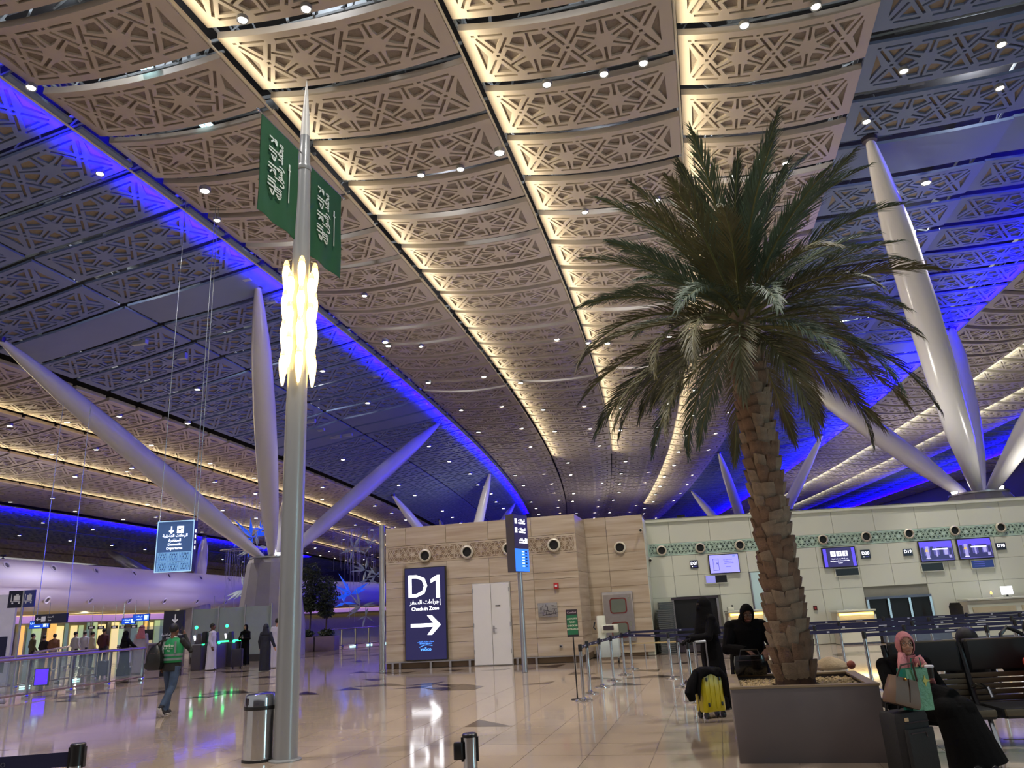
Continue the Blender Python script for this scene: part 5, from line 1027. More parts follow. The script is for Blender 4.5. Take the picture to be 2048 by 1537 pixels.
for r_ in range(nrow):
    z = .06 + r_ * .155; rad = .178 - .028 * min(1, r_ / 8) - .012 * r_ / nrow; n = 9
    for k in range(n):
        a = 2 * PI * (k + .5 * (r_ % 2) + rn.uniform(-.12, .12)) / n + r_ * .21; q = rn.randrange(3); me = (bmesh_[q][0] if rn.random() < .55 else bg[q])
        M_ = Matrix.Translation((rad * math.cos(a), rad * math.sin(a), z + rn.uniform(-.03, .03))) @ Matrix.Rotation(a - PI / 2, 4, 'Z') @ Matrix.Diagonal((1.0 - .1 * r_ / nrow, 1.1, rn.uniform(.9, 1.15), 1)); place('trunk_boot', me, pm, M=M_)
frm = [mat('frond_' + n_, c_, .55, 0, .3, 2.5) for n_, c_ in (('dark', srgb(82, 88, 72)), ('green', srgb(92, 110, 92)), ('olive', srgb(108, 106, 78)))]
stalkm = mat('frond_stalk', srgb(110, 112, 70), .5)
def frond_mesh(droop, L, m_, seed):
    rn = random.Random(seed); b = MB(); N = 60; pts = []; p = Vector((0, 0, 0)); ang = 0.0
    for i in range(N + 1):
        pts.append((p.copy(), ang)); ang -= droop / N * (.35 + 1.3 * i / N); p = p + Vector((math.cos(ang), 0, math.sin(ang))) * (L / N)
    b.tube([q[0] for q in pts[::6]], [.022 * (1 - .85 * i / (len(pts[::6]) - 1)) + .002 for i in range(len(pts[::6]))], 5, mi=1)
    for i in range(9, N + 1):
        f = i / N; c, a_ = pts[i]; t = Vector((math.cos(a_), 0, math.sin(a_))); up = Vector((-math.sin(a_), 0, math.cos(a_)))
        ll = (.16 + .36 * math.sin(PI * min(1, f * .93 + .12)) ** .8) * rn.uniform(.85, 1.1) * (1 if f < .93 else .75)
        for s in (-1, 1):
            for rep in range(2):
                sp = .62 - .30 * f + rn.uniform(-.1, .1); c2 = c - t * (L / N) * .5 * rep
                d = (t * (.78 + .35 * f) + Vector((0, s, 0)) * sp + up * (.30 * rn.uniform(.2, 1.2) - .12)).normalized(); e = c2 + d * ll + Vector((0, 0, -.055 * rn.uniform(.4, 1.5))); m1 = c2 + d * ll * .45 + up * .01; wv = t.cross(d).normalized().cross(d).normalized() * .0085
                b.add([tuple(c2 - wv * .6), tuple(m1 - wv), tuple(e), tuple(m1 + wv), tuple(c2 + wv * .6)], [(0, 1, 2, 3, 4)], 0)
    return b.mesh('frond', [m_, stalkm], smooth=False)
FM = [frond_mesh(dr, L_, frm[i % 3], i) for i, (dr, L_) in enumerate(((.4, 2.5), (.6, 2.6), (.85, 2.65), (1.1, 2.6), (.65, 2.45), (1.35, 2.5), (.45, 2.35), (.95, 2.6)))]
NF = 84
for k in range(NF):
    f = k / (NF - 1); az = k * 2.39996 + .3; el = R(84 - 108 * f ** .95 + rn.uniform(-7, 7)); q = (0, 6, 4)[k % 3] if f < .22 else ((1, 2, 4, 7)[k % 4] if f < .6 else (2, 3, 7, 5)[k % 4])
    z = 4.66 - .42 * f; M_ = Matrix.Translation((.10 * math.cos(az), .10 * math.sin(az), z)) @ Matrix.Rotation(az, 4, 'Z') @ Matrix.Rotation(-el, 4, 'Y') @ Matrix.Rotation(rn.uniform(-.4, .4), 4, 'X') @ Matrix.Scale(rn.uniform(.78, .95), 4)
    place('frond', FM[q], pm, M=M_)
# ================================================================== PEOPLE
skin_l = mat('skin_light', srgb(196, 150, 126), .55, 0, .05, 12); skin_d = mat('skin_brown', srgb(112, 76, 60), .55, 0, .06, 12); hairm = mat('hair_black', srgb(20, 17, 16), .55, 0, .2, 40, bump=.3)
abaya = mat('abaya_black', srgb(13, 12, 14), .88, 0, .15, 5, bump=.25, spec=.12); abaya_n = mat('abaya_navy', srgb(28, 30, 44), .75, 0, .12, 5, bump=.2); thobe = mat('thobe_white', srgb(206, 200, 214), .75, 0, .05, 4, bump=.2); pink = mat('scarf_pink', srgb(206, 134, 138), .75, 0, .07, 14, bump=.35)
lipm = mat('lip', srgb(150, 84, 80), .5); eyew = mat('eye_white', srgb(215, 208, 202), .3); eyeb = mat('eye_dark', srgb(28, 20, 18), .25); browm = mat('brow', srgb(44, 32, 28), .7)
def fuse(b, mats, voxel, it=3, name='body'):
    src = b.mesh('tmp', mats, smooth=False); o = bpy.data.objects.new('tmp', src); COL.objects.link(o)
    m = o.modifiers.new('r', 'REMESH'); m.mode = 'VOXEL'; m.voxel_size = voxel
    if it: s = o.modifiers.new('s', 'SMOOTH'); s.factor = .5; s.iterations = it
    bpy.context.view_layer.update(); me = bpy.data.meshes.new_from_object(o.evaluated_get(bpy.context.evaluated_depsgraph_get()))
    tr = BVHTree.FromPolygons([v.co for v in src.vertices], [p.vertices[:] for p in src.polygons]); mi = [p.material_index for p in src.polygons]
    me.materials.clear()
    for q in mats: me.materials.append(q)
    idx = []
    for p in me.polygons:
        r = tr.find_nearest(p.center); idx.append(mi[r[2]] if r[2] is not None else 0)
    me.polygons.foreach_set('material_index', idx); me.polygons.foreach_set('use_smooth', [True] * len(idx)); me.name = name
    bpy.data.objects.remove(o); bpy.data.meshes.remove(src); me.update(); return me
def p_head(b, c, k, mi, M=None):
    T = Matrix.Translation(c) if M is None else Matrix.Translation(c) @ M
    b.sphere((0, .012 * k, .02 * k), (.077 * k, .095 * k, .105 * k), 16, 12, mi, T); b.sphere((0, -.025 * k, -.045 * k), (.058 * k, .066 * k, .075 * k), 14, 10, mi, T); b.sphere((0, -.05 * k, -.085 * k), (.032 * k, .03 * k, .028 * k), 10, 8, mi, T)
    b.tube([(0, -.083 * k, .02 * k), (0, -.105 * k, -.018 * k), (0, -.098 * k, -.028 * k)], [.009 * k, .015 * k, .012 * k], 8, mi, T)
    for s in (-1, 1): b.sphere((s * .079 * k, .012 * k, -.012 * k), (.012 * k, .022 * k, .034 * k), 8, 6, mi, T); b.sphere((s * .03 * k, -.076 * k, -.03 * k), (.026 * k, .02 * k, .022 * k), 8, 6, mi, T)
    b.tube([(0, .02 * k, -.06 * k), (0, .03 * k, -.17 * k)], [.05 * k, .055 * k], 12, mi, T)
def p_face(par, c, k, M=None, glasses=False, lips=True):
    T = Matrix.Translation(c) if M is None else Matrix.Translation(c) @ M
    for s in (-1, 1):
        e = MB().sphere((s * .031 * k, -.079 * k, .012 * k), (.0145 * k, .010 * k, .0085 * k), 10, 8, 0, T); e.sphere((s * .031 * k, -.087 * k, .012 * k), (.0068 * k, .004 * k, .0068 * k), 8, 6, 1, T); e.build('eye', [eyew, eyeb], par)
        MB().tube([(s * .014 * k, -.091 * k, .033 * k), (s * .032 * k, -.092 * k, .039 * k), (s * .052 * k, -.080 * k, .032 * k)], [.0035 * k, .0045 * k, .002 * k], 6, 0, T).build('eyebrow', browm, par)
    if lips: MB().tube([(-.024 * k, -.087 * k, -.062 * k), (0, -.099 * k, -.059 * k), (.024 * k, -.087 * k, -.062 * k)], [(.004 * k, .003 * k), (.009 * k, .008 * k), (.004 * k, .003 * k)], 8, 0, T).build('mouth', lipm, par)
    if glasses:
        g = MB()
        for s in (-1, 1): g.tube([(s * .033 * k + .026 * k * math.cos(a), -.101 * k, .008 * k + .02 * k * math.sin(a)) for a in [2 * PI * i / 14 for i in range(15)]], .0018 * k, 5, 0, T); g.tube([(s * .058 * k, -.10 * k, .012 * k), (s * .083 * k, .01 * k, .012 * k)], .0018 * k, 5, 0, T)
        g.tube([(-.008 * k, -.104 * k, .012 * k), (.008 * k, -.104 * k, .012 * k)], .0018 * k, 5, 0, T); g.build('eyeglasses', blackp, par)
def p_hand(b, w, d, up, mi, k=1.0, curl=.6, side=1):
    w = Vector(w); d = Vector(d).normalized(); n = Vector(up); n = (n - d * n.dot(d)).normalized(); s = d.cross(n) * side
    b.tube([w - d * .02 * k, w + d * .03 * k, w + d * .085 * k], [(.026 * k, .017 * k), (.038 * k, .016 * k), (.042 * k, .013 * k)] if abs(d.z) < .9 else [.028 * k, .034 * k, .032 * k], 10, mi)
    for i, (q, l_) in enumerate(((-.030, .070), (-.010, .080), (.010, .075), (.029, .058))):
        p0 = w + d * .08 * k + s * q * k; a = curl * (.7 + .1 * i); d1 = (d * math.cos(a * .4) - n * math.sin(a * .4)); d2 = d * math.cos(a) - n * math.sin(a); d3 = d * math.cos(a * 1.7) - n * math.sin(a * 1.7)
        p1 = p0 + d1 * l_ * .45 * k; p2 = p1 + d2 * l_ * .33 * k; p3 = p2 + d3 * l_ * .28 * k; b.tube([p0 - d * .015 * k, p1, p2, p3], [.0095 * k, .009 * k, .0082 * k, .0068 * k], 7, mi)
    p0 = w + d * .02 * k - s * .03 * k; dt = (d * .65 - s * .7 - n * .35 * curl).normalized(); p1 = p0 + dt * .038 * k; p2 = p1 + (dt * .8 + d * .35).normalized() * .03 * k; b.tube([p0 - dt * .01, p1, p2], [.0125 * k, .0105 * k, .008 * k], 7, mi)
def p_arm(b, S, E, W, mi, r=(.058, .046, .034), k=1.0):
    S, E, W = Vector(S), Vector(E), Vector(W); b.tube([S, S.lerp(E, .5), E, E.lerp(W, .5), W], [r[0] * k, r[0] * .93 * k, r[1] * 1.02 * k, r[1] * .92 * k, r[2] * k], 10, mi); b.sphere(E, r[1] * 1.03 * k, 10, 8, mi); b.sphere(S, r[0] * 1.1 * k, 10, 8, mi)
def p_robe(b, k, mi, top=1.42, hem=.02, lean=(0, 0), hemr=(.19, .24), folds=True, hip=(.165, .2), chest=(.13, .195)):
    zs = (hem, .25, .55, .85, 1.05, 1.22, 1.36, top); ra = (hemr[0], hemr[0] * .94, hip[0] * 1.02, hip[0], chest[0], chest[0] * 1.02, .095, .055); rb = (hemr[1], hemr[1] * .93, hip[1] * 1.02, hip[1], chest[1] * .93, chest[1], .175, .07)
    rings = []
    for z, a, w in zip(zs, ra, rb):
        f = z / 1.42; cx, cy = lean[0] * f * f, lean[1] * f * f; ring = []
        for i in range(36):
            t = 2 * PI * i / 36; fo = 1 + (.05 * (1 - f) * math.sin(9 * t + 1.3) + .03 * (1 - f) * math.sin(5 * t) if folds else 0); ring.append(((cx + w * fo * math.cos(t)) * k, (cy + a * fo * math.sin(t)) * k, z * k))
        rings.append(ring)
    b.loft(rings, mi=mi)
def p_shoes(b, k, mi, sp=.09, y=-.06):
    for s in (-1, 1): b.tube([(s * sp * k, (.07 + y) * k, .035 * k), (s * sp * k, (-.02 + y) * k, .045 * k), (s * sp * k, (-.15 + y) * k, .03 * k)], [.035 * k, .043 * k, .03 * k], 10, mi)
def hijab_shell(par, c, k, m, M=None, drape=True, name='headscarf'):
    T = Matrix.Translation(c) if M is None else Matrix.Translation(c) @ M; b = MB(); nu, nv = 30, 18; vs = []; keep = {}
    for j in range(nv + 1):
        th = PI * .86 * j / nv
        for i in range(nu):
            ph = 2 * PI * i / nu; d = Vector((math.sin(th) * math.sin(ph), math.sin(th) * math.cos(ph), math.cos(th))); wr = 1 + .012 * math.sin(14 * th + 3 * ph)
            vs.append((d.x * .091 * k * wr, (d.y * .112 + .006) * k * wr, (d.z * .130 - .006) * k))
    fs = []
    for j in range(nv):
        for i in range(nu):
            q = (j * nu + i, j * nu + (i + 1) % nu, (j + 1) * nu + (i + 1) % nu, (j + 1) * nu + i); cc = sum((Vector(vs[t]) for t in q), Vector()) / 4
            x, y, z = cc.x / k, cc.y / k, cc.z / k
            if y < -.02 and (x / .070) ** 2 + ((z + .022) / .096) ** 2 < 1: continue
            fs.append(q)
    b.add(vs, fs, 0, T)
    if drape:
        b.tube([(0, .0, -.085 * k), (0, .005 * k, -.13 * k), (0, .01 * k, -.18 * k), (0, .0, -.26 * k)], [(.085 * k, .08 * k), (.092 * k, .092 * k), (.105 * k, .14 * k), (.115 * k, .185 * k)], 20, 0, T, caps=False)
    o = b.build(name, m, par, ang=2.0); sm = o.modifiers.new('thick', 'SOLIDIFY'); sm.thickness = .006; return o
# ---- far and middle-distance robed people ------------------------------------------------
def robed(label, p, rz, H, robe_m, headkind, arms=(), voxel=.014, bag=None, lean=(0, 0), sk=None, hemr=(.19, .24), shoes=True):
    k = H / 1.68; t = thing('person', label, 'person', (p[0], p[1], 0), rz); b = MB(); sk = sk or skin_l; mats = [robe_m, sk, hairm if headkind == 'hair' else robe_m, blackp]
    p_robe(b, k, 0, lean=lean, hemr=hemr); hc = Vector((lean[0] * 1.25, lean[1] * 1.25 + .0, 1.56)) * k
    p_head(b, hc, k, 1)
    if headkind == 'veil': b.sphere(hc + Vector((0, .02, .0)) * k, (.105 * k, .115 * k, .135 * k), 16, 12, 2); b.tube([hc + Vector((0, .03, -.05)) * k, hc + Vector((0, .03, -.16)) * k, hc + Vector((0, .02, -.27)) * k], [(.11 * k, .105 * k), (.115 * k, .14 * k), (.13 * k, .19 * k)], 18, 2)
    for (S, E, W, d, up) in arms:
        p_arm(b, Vector(S) * k, Vector(E) * k, Vector(W) * k, 0, (.07, .062, .05), k); p_hand(b, Vector(W) * k, d, up, 1, k)
    if shoes: p_shoes(b, k, 3)
    place('body', fuse(b, mats, voxel), t)
    if headkind == 'hair': MB().sphere(hc + Vector((0, .022, .035)) * k, (.085 * k, .1 * k, .1 * k), 16, 12).build('hair', hairm, t)
    if headkind == 'scarf': hijab_shell(t, hc, k, robe_m); p_face(t, hc, k)
    if headkind == 'ghutra':
        g = MB(); g.sphere(hc + Vector((0, .02, .03)) * k, (.097 * k, .115 * k, .112 * k), 18, 12); g.tube([hc + Vector((0, .05, .03)) * k, hc + Vector((0, .07, -.12)) * k, hc + Vector((0, .08, -.34)) * k], [(.075 * k, .1 * k), (.07 * k, .13 * k), (.06 * k, .16 * k)], 16); g.build('headcloth', mat('ghutra_red', srgb(168, 96, 100), .8, 0, .3, 60), t); g2 = MB().tube([(hc.x + .095 * k * math.cos(a), hc.y + .02 * k + .112 * k * math.sin(a), hc.z + .075 * k) for a in [2 * PI * i / 20 for i in range(21)]], .011 * k, 6).build('head_cord', black, t)
    return t
down = lambda s, w=.2: ((s * .165, 0, 1.33), (s * (w + .02), .01, 1.06), (s * w, -.03, .82), (0, -.1, -1), (s, 0, 0))
def backpack(p, rz, label, w=.32, h=.46, d=.2, m=None):
    t = thing('backpack', label, 'bag', p, rz); MB().loft([[(x * w / 2 * q, y * d / 2 * q, z) for x, y in ((-1, -.7), (-.7, -1), (.7, -1), (1, -.7), (1, .7), (.7, 1), (-.7, 1), (-1, .7))] for z, q in ((0, .85), (.06, 1), (h * .6, 1), (h * .9, .85), (h, .5))]).build('main_pocket', m or blackp, t)
    MB().loft([[(x * w * .36 * q, d / 2 + y * .05, z) for x, y in ((-1, 0), (-.6, 1), (.6, 1), (1, 0))] for z, q in ((.05, .9), (h * .3, 1), (h * .5, .8))]).build('front_pocket', m or blackp, t)
    for s in (-1, 1): MB().tube([(s * w * .3, -d / 2, h * .95), (s * w * .34, -d / 2 - .17, h * 1.02), (s * w * .36, -d / 2 - .25, h * .7), (s * w * .36, -d / 2 - .12, h * .1)], .018, 6).build('strap', m or blackp, t)
    return t
ps = G(421, 1341); robed('man in a white thobe with a black backpack, in profile by the e-gates', ps, R(90), 1.72, thobe, 'hair', [((-.165, 0, 1.33), (-.2, .02, 1.06), (-.19, -.08, .84), (0, -.3, -1), (-1, 0, 0)), ((.165, 0, 1.33), (.2, .02, 1.06), (.19, -.06, .84), (0, -.2, -1), (1, 0, 0))], sk=skin_d, voxel=.012)
backpack((ps.x - .29, ps.y, .98), R(90), 'black backpack on the man in the white thobe')
ps = G(488, 1331); robed('woman in a black abaya looking at a phone beside the concrete pedestal', ps, R(-14), 1.62, abaya, 'scarf', [((-.165, 0, 1.33), (-.24, -.06, 1.08), (-.05, -.26, 1.14), (.6, -.3, .3), (0, .3, 1)), ((.165, 0, 1.33), (.24, -.06, 1.08), (.06, -.26, 1.12), (-.6, -.3, .3), (0, .3, 1))], voxel=.012)
ph = thing('phone', 'small phone held by the woman beside the pedestal', 'phone', (ps.x - .02, ps.y - .33, 1.13), R(-14)); MB().box((0, 0, .0), (.075, .01, .15), bev=.004).build('case', blackp, ph); box_part('screen', (0, .006, 0), (.068, .003, .14), scw, ph)
ps = G(529, 1343); robed('woman in a long navy abaya seen from behind left of the lamp post', ps, R(172), 1.6, abaya_n, 'veil', [down(1, .22), ((-.165, 0, 1.33), (-.27, .02, 1.08), (-.36, -.02, .84), (-.4, 0, -1), (0, -1, 0))], voxel=.012, hemr=(.2, .22))
ps = G(552, 1336); robed('man in a white thobe seen from behind, half hidden by the lamp post', ps, R(178), 1.78, thobe, 'hair', [down(1), down(-1)], voxel=.012)
ps = Vector((-15.2, 29.9, 0)); robed('woman in a black abaya behind the front railing by the trolley', ps, R(150), 1.62, abaya, 'veil', [((-.165, 0, 1.33), (-.34, -.1, 1.12), (-.38, -.3, .98), (0, -1, -.2), (0, 0, 1)), ((.165, 0, 1.33), (.34, -.06, 1.12), (.38, -.3, .98), (0, -1, -.2), (0, 0, 1))], hemr=(.22, .27))
ps = Vector((-15.25, 31.2, 0)); robed('man in a red chequered headcloth behind the woman at the railing', ps, R(190), 1.78, mat('thobe_grey', srgb(150, 140, 150), .8), 'ghutra', [down(1), down(-1)])
cs = thing('suitcase', 'small dark suitcase standing beside the woman at the railing', 'suitcase', (-15.9, 29.8, 0), .2); box_part('shell', (0, 0, .33), (.4, .25, .52), mat('case_dark', srgb(44, 40, 56), .45), cs, bev=.04); MB().tube([(-.1, .1, .58), (-.1, .1, .95), (.1, .1, .95), (.1, .1, .58)], .01).build('handle', steel_d, cs)
for s in (-1, 1): MB().sphere((s * .14, 0, .035), .035, 8, 6).build('wheel', blackp, cs)
cs = thing('suitcase', 'dark upright suitcase at the e-gates beside the woman with a phone', 'suitcase', G(473, 1338), .1); box_part('shell', (0, 0, .40), (.42, .26, .66), mat('case_dark', srgb(44, 40, 56), .45), cs, bev=.04); MB().tube([(-.1, .1, .72), (-.1, .1, 1.0), (.1, .1, 1.0), (.1, .1, .72)], .01).build('handle', steel_d, cs)
for s in (-1, 1): MB().sphere((s * .14, 0, .035), .035, 8, 6).build('wheel', blackp, cs)
# ---- shopfront visitors: shirts and trousers ------------------------------------------------
def visitor(label, px, H, shirt, rz, y=38.0, trous=None):
    p = D(px, 1290, y); k = H / 1.7; t = thing('person', label, 'person', (p.x, p.y, 0), rz); b = MB(); tm_ = trous or mat('trousers_dark', srgb(44, 42, 50), .8)
    b.tube([(0, 0, .86 * k), (0, 0, 1.05 * k), (0, 0, 1.28 * k), (0, .01, 1.42 * k), (0, .01, 1.47 * k)], [(.12 * k, .165 * k), (.115 * k, .16 * k), (.13 * k, .19 * k), (.09 * k, .15 * k), (.05 * k, .06 * k)], 18, 0)
    for s in (-1, 1):
        b.tube([(s * .09 * k, 0, .92 * k), (s * .095 * k, -.01, .5 * k), (s * .1 * k, .01, .06 * k)], [.095 * k, .07 * k, .055 * k], 10, 2); p_arm(b, (s * .19 * k, 0, 1.36 * k), (s * .24 * k, .03, 1.1 * k), (s * .2 * k, -.12, .92 * k), 0, (.055, .046, .036), k); p_hand(b, (s * .2 * k, -.12, .92 * k), (0, -.6, -.8), (s, 0, 0), 1, k)
    p_head(b, (0, 0, 1.58 * k), k, 1); p_shoes(b, k, 3); place('body', fuse(b, [shirt, skin_l, tm_, blackp], .018), t); MB().sphere((0, .022 * k, 1.615 * k), (.085 * k, .1 * k, .1 * k), 14, 10).build('hair', hairm, t)
for a in (('shopper in an olive shirt, leftmost by the shopfront', 65, 1.72, mat('shirt_olive', srgb(96, 92, 70), .8), 2.6), ('shopper with long black clothes, second from the left by the shopfront', 88, 1.6, mat('shirt_black', srgb(36, 32, 36), .8), 3.0), ('shopper in an orange-brown shirt by the shopfront', 108, 1.66, mat('shirt_rust', srgb(140, 96, 70), .8), 3.4), ('shopper in a white shirt, left of three in a row', 150, 1.7, mat('shirt_white', srgb(200, 196, 200), .8), 2.8, 38.0), ('shopper in a white shirt, middle of three in a row', 168, 1.7, mat('shirt_pale', srgb(192, 190, 206), .8), 3.1, 39.2), ('shopper in a cream shirt, right of three in a row', 184, 1.66, mat('shirt_cream', srgb(206, 190, 164), .8), 2.4, 37.0), ('shopper in a dark red jacket beside the green light', 206, 1.78, mat('shirt_maroon', srgb(84, 44, 46), .8), 3.2)): visitor(*a)
bs = thing('blue_sign_box', 'glowing blue box sign low behind the front railing', 'sign', D(84, 1345, 24.2), .15); bs.location.z = .0; box_part('case', (0, .04, .42), (.42, .08, .5), blackp, bs); MB().box((0, -.003, .42), (.36, .006, .44), bev=0).build('lit_face', mat('deep_blue_light', (.03, 0, 1), .3, emit=(.05, 0, 1.0), estr=3.0), bs, smooth=False); box_part('stand', (0, .04, .09), (.1, .06, .18), steel_d, bs)
# ---- the man in the green vest ------------------------------------------------------------
vm = thing('person', 'man in a green vest, cap of dark hair and jeans walking away on the phone', 'person', (-7.13, 15.95, 0), R(172)); b = MB(); jean = mat('jeans_blue', srgb(58, 76, 104), .8, 0, .18, 9); jack = mat('jacket_black', srgb(26, 26, 28), .8)
mats = [jack, skin_d, jean, mat('shoe_dark', srgb(34, 34, 44), .6), mat('sole_white', srgb(222, 220, 222), .6)]
b.tube([(0, 0, .82), (0, 0, 1.0), (0, -.01, 1.22), (0, 0, 1.38), (0, .0, 1.46)], [(.135, .185), (.125, .175), (.135, .2), (.10, .165), (.055, .06)], 20, 0)
b.tube([(.09, .0, .9), (.11, -.14, .5), (.12, -.10, .09)], [.1, .075, .058], 12, 2); b.tube([(.12, -.02, .05), (.12, -.16, .05), (.13, -.26, .045)], [.045, .046, .035], 10, 3)     # leading leg
b.tube([(-.09, .0, .9), (-.08, .06, .52), (-.07, .34, .2)], [.1, .075, .058], 12, 2); b.tube([(-.07, .40, .21), (-.07, .36, .12), (-.07, .27, .04)], [.04, .046, .035], 10, 3)      # trailing leg, heel up
p_head(b, (0, -.01, 1.60), 1.0, 1)
p_arm(b, (-.2, 0, 1.38), (-.33, -.10, 1.18), (-.16, -.12, 1.50), 0); p_hand(b, (-.16, -.12, 1.50), (.35, .1, .9), (-1, 0, 0), 1, 1, 1.0, 1)
p_arm(b, (.2, 0, 1.38), (.26, .06, 1.12), (.24, -.02, .92), 0); p_hand(b, (.24, -.02, .92), (0, -.2, -1), (1, 0, 0), 1, 1, 1.1, 1)
place('body', fuse(b, mats, .009, 3), vm)
MB().sphere((0, .02, 1.64), (.088, .104, .1), 18, 12).build('hair', hairm, vm)
MB().tube([(.12, -.02, .016), (.125, -.14, .016), (.13, -.25, .018)], [(.046, .016), (.05, .016), (.034, .014)], 10).build('shoe_sole', mats[4], vm); MB().tube([(-.07, .43, .17), (-.07, .37, .07), (-.07, .27, .012)], [(.046, .016), (.05, .016), (.034, .014)], 10).build('shoe_sole', mats[4], vm)
vest_m = mat('vest_green', srgb(30, 140, 84), .7, 0, .06, 5); refl = mat('reflective_grey', srgb(122, 134, 134), .4)
vr = []
for z, a, w in ((.98, .145, .195), (1.1, .142, .19), (1.24, .152, .215), (1.36, .125, .20), (1.42, .085, .13), (1.455, .07, .075)): vr.append([(w * math.cos(2 * PI * i / 28), -.005 + a * math.sin(2 * PI * i / 28), z) for i in range(28)])
ve = MB().loft(vr, caps=False).build('vest', vest_m, vm, ang=2); sm = ve.modifiers.new('t', 'SOLIDIFY'); sm.thickness = .008
for z in (1.045, 1.125): MB().loft([[((w + .004) * math.cos(2 * PI * i / 28), -.005 + (a + .004) * math.sin(2 * PI * i / 28), z + dz) for i in range(28)] for dz, a, w in ((-.022, .146, .194), (.022, .146, .194))], caps=False).build('reflective_band', refl, ve)
for s in (-1, 1): MB().tube([(s * .13, .135, 1.16), (s * .135, .142, 1.28), (s * .12, .12, 1.385)], [(.004, .022)] * 3, 8).build('reflective_band', refl, ve)
MB().loft([[(w * math.cos(2 * PI * i / 20), a * math.sin(2 * PI * i / 20), z) for i in range(20)] for z, a, w in ((1.455, .062, .066), (1.485, .062, .066))], caps=False).build('collar', mats[4], vm)
bkM = lambda x, z: Matrix.Translation((x, .158, z)) @ Matrix.Rotation(PI, 4, 'Z') @ Matrix.Rotation(PI / 2, 4, 'X')
vw = mat('vest_print', srgb(228, 236, 228), .6); write('vedco', .085, vw, ve, None, M=bkM(0, 1.305), bold=.001); write(arabic('خدمات المطار'), .04, vw, ve, None, M=bkM(.02, 1.255)); write('PRS', .045, vw, ve, None, M=bkM(0, 1.205))
df = thing('duffel_bag', 'black duffel bag slung at the left side of the man in the green vest', 'bag', (-7.42, 15.82, .84), R(-8)); df.scale = (.72, .85, .9)
MB().loft([[(x * q * .21, y * q * .13, z) for x, y in ((-1, -.6), (-.6, -1), (.6, -1), (1, -.6), (1, .6), (.6, 1), (-.6, 1), (-1, .6))] for z, q in ((.02, .8), (.1, 1.05), (.3, 1), (.45, .75), (.54, .35))]).build('body', blackp, df); MB().tube([(-.05, 0, .5), (.1, .03, .62), (.22, .08, .66)], .016, 6).build('strap', blackp, df); MB().tube([(-.15, -.09, .36), (.0, -.125, .38), (.15, -.09, .36)], .008, 6).build('zip', steel_d, df); MB().sphere((-.16, -.06, .12), (.1, .07, .09), 10, 8).build('side_pocket', blackp, df)
phm = thing('phone', 'phone held to the ear of the man in the green vest', 'phone', (-7.13 + .13, 15.95 + .03, 1.56), R(172)); MB().box((-.02, 0, .03), (.012, .07, .14), bev=.004).build('case', blackp, phm); box_part('screen', (-.012, 0, .03), (.003, .06, .12), steel_d, phm)
# ---- veiled woman with the yellow suitcase -------------------------------------------------
vp = G(1440, 1418); vwn = thing('person', 'veiled woman in black standing beside the yellow suitcase', 'person', (vp.x, vp.y, 0), R(-78)); b = MB(); k = 1.0
p_robe(b, k, 0, hemr=(.23, .21), lean=(0, -.06)); p_head(b, (0, -.08, 1.545), k, 1); b.sphere((0, -.06, 1.55), (.105, .12, .135), 18, 14, 0); b.tube([(0, -.06, 1.52), (0, -.07, 1.4), (0, -.06, 1.22), (0, -.05, 1.1)], [(.125, .105), (.14, .15), (.19, .235), (.2, .25)], 20, 0); b.sphere((0, -.145, 1.49), (.07, .06, .08), 12, 10, 0)
p_arm(b, (.17, -.05, 1.33), (.24, -.16, 1.08), (.12, -.40, 1.06), 0, (.075, .07, .055)); p_hand(b, (.12, -.40, 1.06), (-.2, -.9, -.3), (0, .2, 1), 0, 1, 1.3, 1); p_arm(b, (-.17, -.05, 1.33), (-.24, -.12, 1.08), (-.1, -.36, 1.04), 0, (.075, .07, .055)); p_hand(b, (-.1, -.36, 1.04), (.2, -.9, -.3), (0, .2, 1), 0, 1, 1.3, -1)
b.tube([(.03, .3, .03), (.03, .18, .05), (.03, .05, .03)], [.035, .045, .03], 8, 2)
place('body', fuse(b, [abaya, skin_l, mat('shoe_pale', srgb(190, 180, 186), .6)], .010, 3), vwn); box_part('eye_opening', (0, -.17, 1.575), (.09, .012, .022), mat('niqab_eyes', srgb(60, 46, 40), .6), vwn)
sp_ = G(1425, 1436); ylw = mat('case_yellow', srgb(214, 196, 20), .3, 0, .03, 3)
ys = thing('suitcase', 'bright yellow hard-shell suitcase with black corner guards', 'suitcase', (sp_.x, sp_.y, 0), R(20)); box_part('shell', (0, 0, .36), (.37, .24, .54), ylw, ys, bev=.035)
for x in (-.12, -.04, .04, .12): box_part('shell_rib', (x, -.122, .36), (.05, .012, .46), ylw, ys, bev=.004)
box_part('zip_line', (0, .02, .36), (.376, .012, .545), blackp, ys)
for x in (-.11, .11):
    for z in (.19, .53): MB().box((x, -.131, z), (.032, .014, .05), bev=.005).build('foot_stud', blackp, ys)
for x in (-.14, .14):
    for y in (-.08, .08): MB().cyl((x - .018, y, .045), (x + .018, y, .045), .045, seg=14).build('wheel', blackp, ys); MB().cyl((x, y, .05), (x, y, .1), .018, seg=8).build('wheel_fork', blackp, ys)
MB().tube([(-.09, .09, .62), (-.09, .09, 1.04), (.09, .09, 1.04), (.09, .09, .62)], .011, 8).build('telescopic_handle', steel, ys); MB().tube([(-.09, .09, 1.04), (.09, .09, 1.04)], .016, 8).build('handle_grip', wht, ys)
cj = MB(); nxs, nys = 22, 12; hts = lambda u, v: None; vs = []
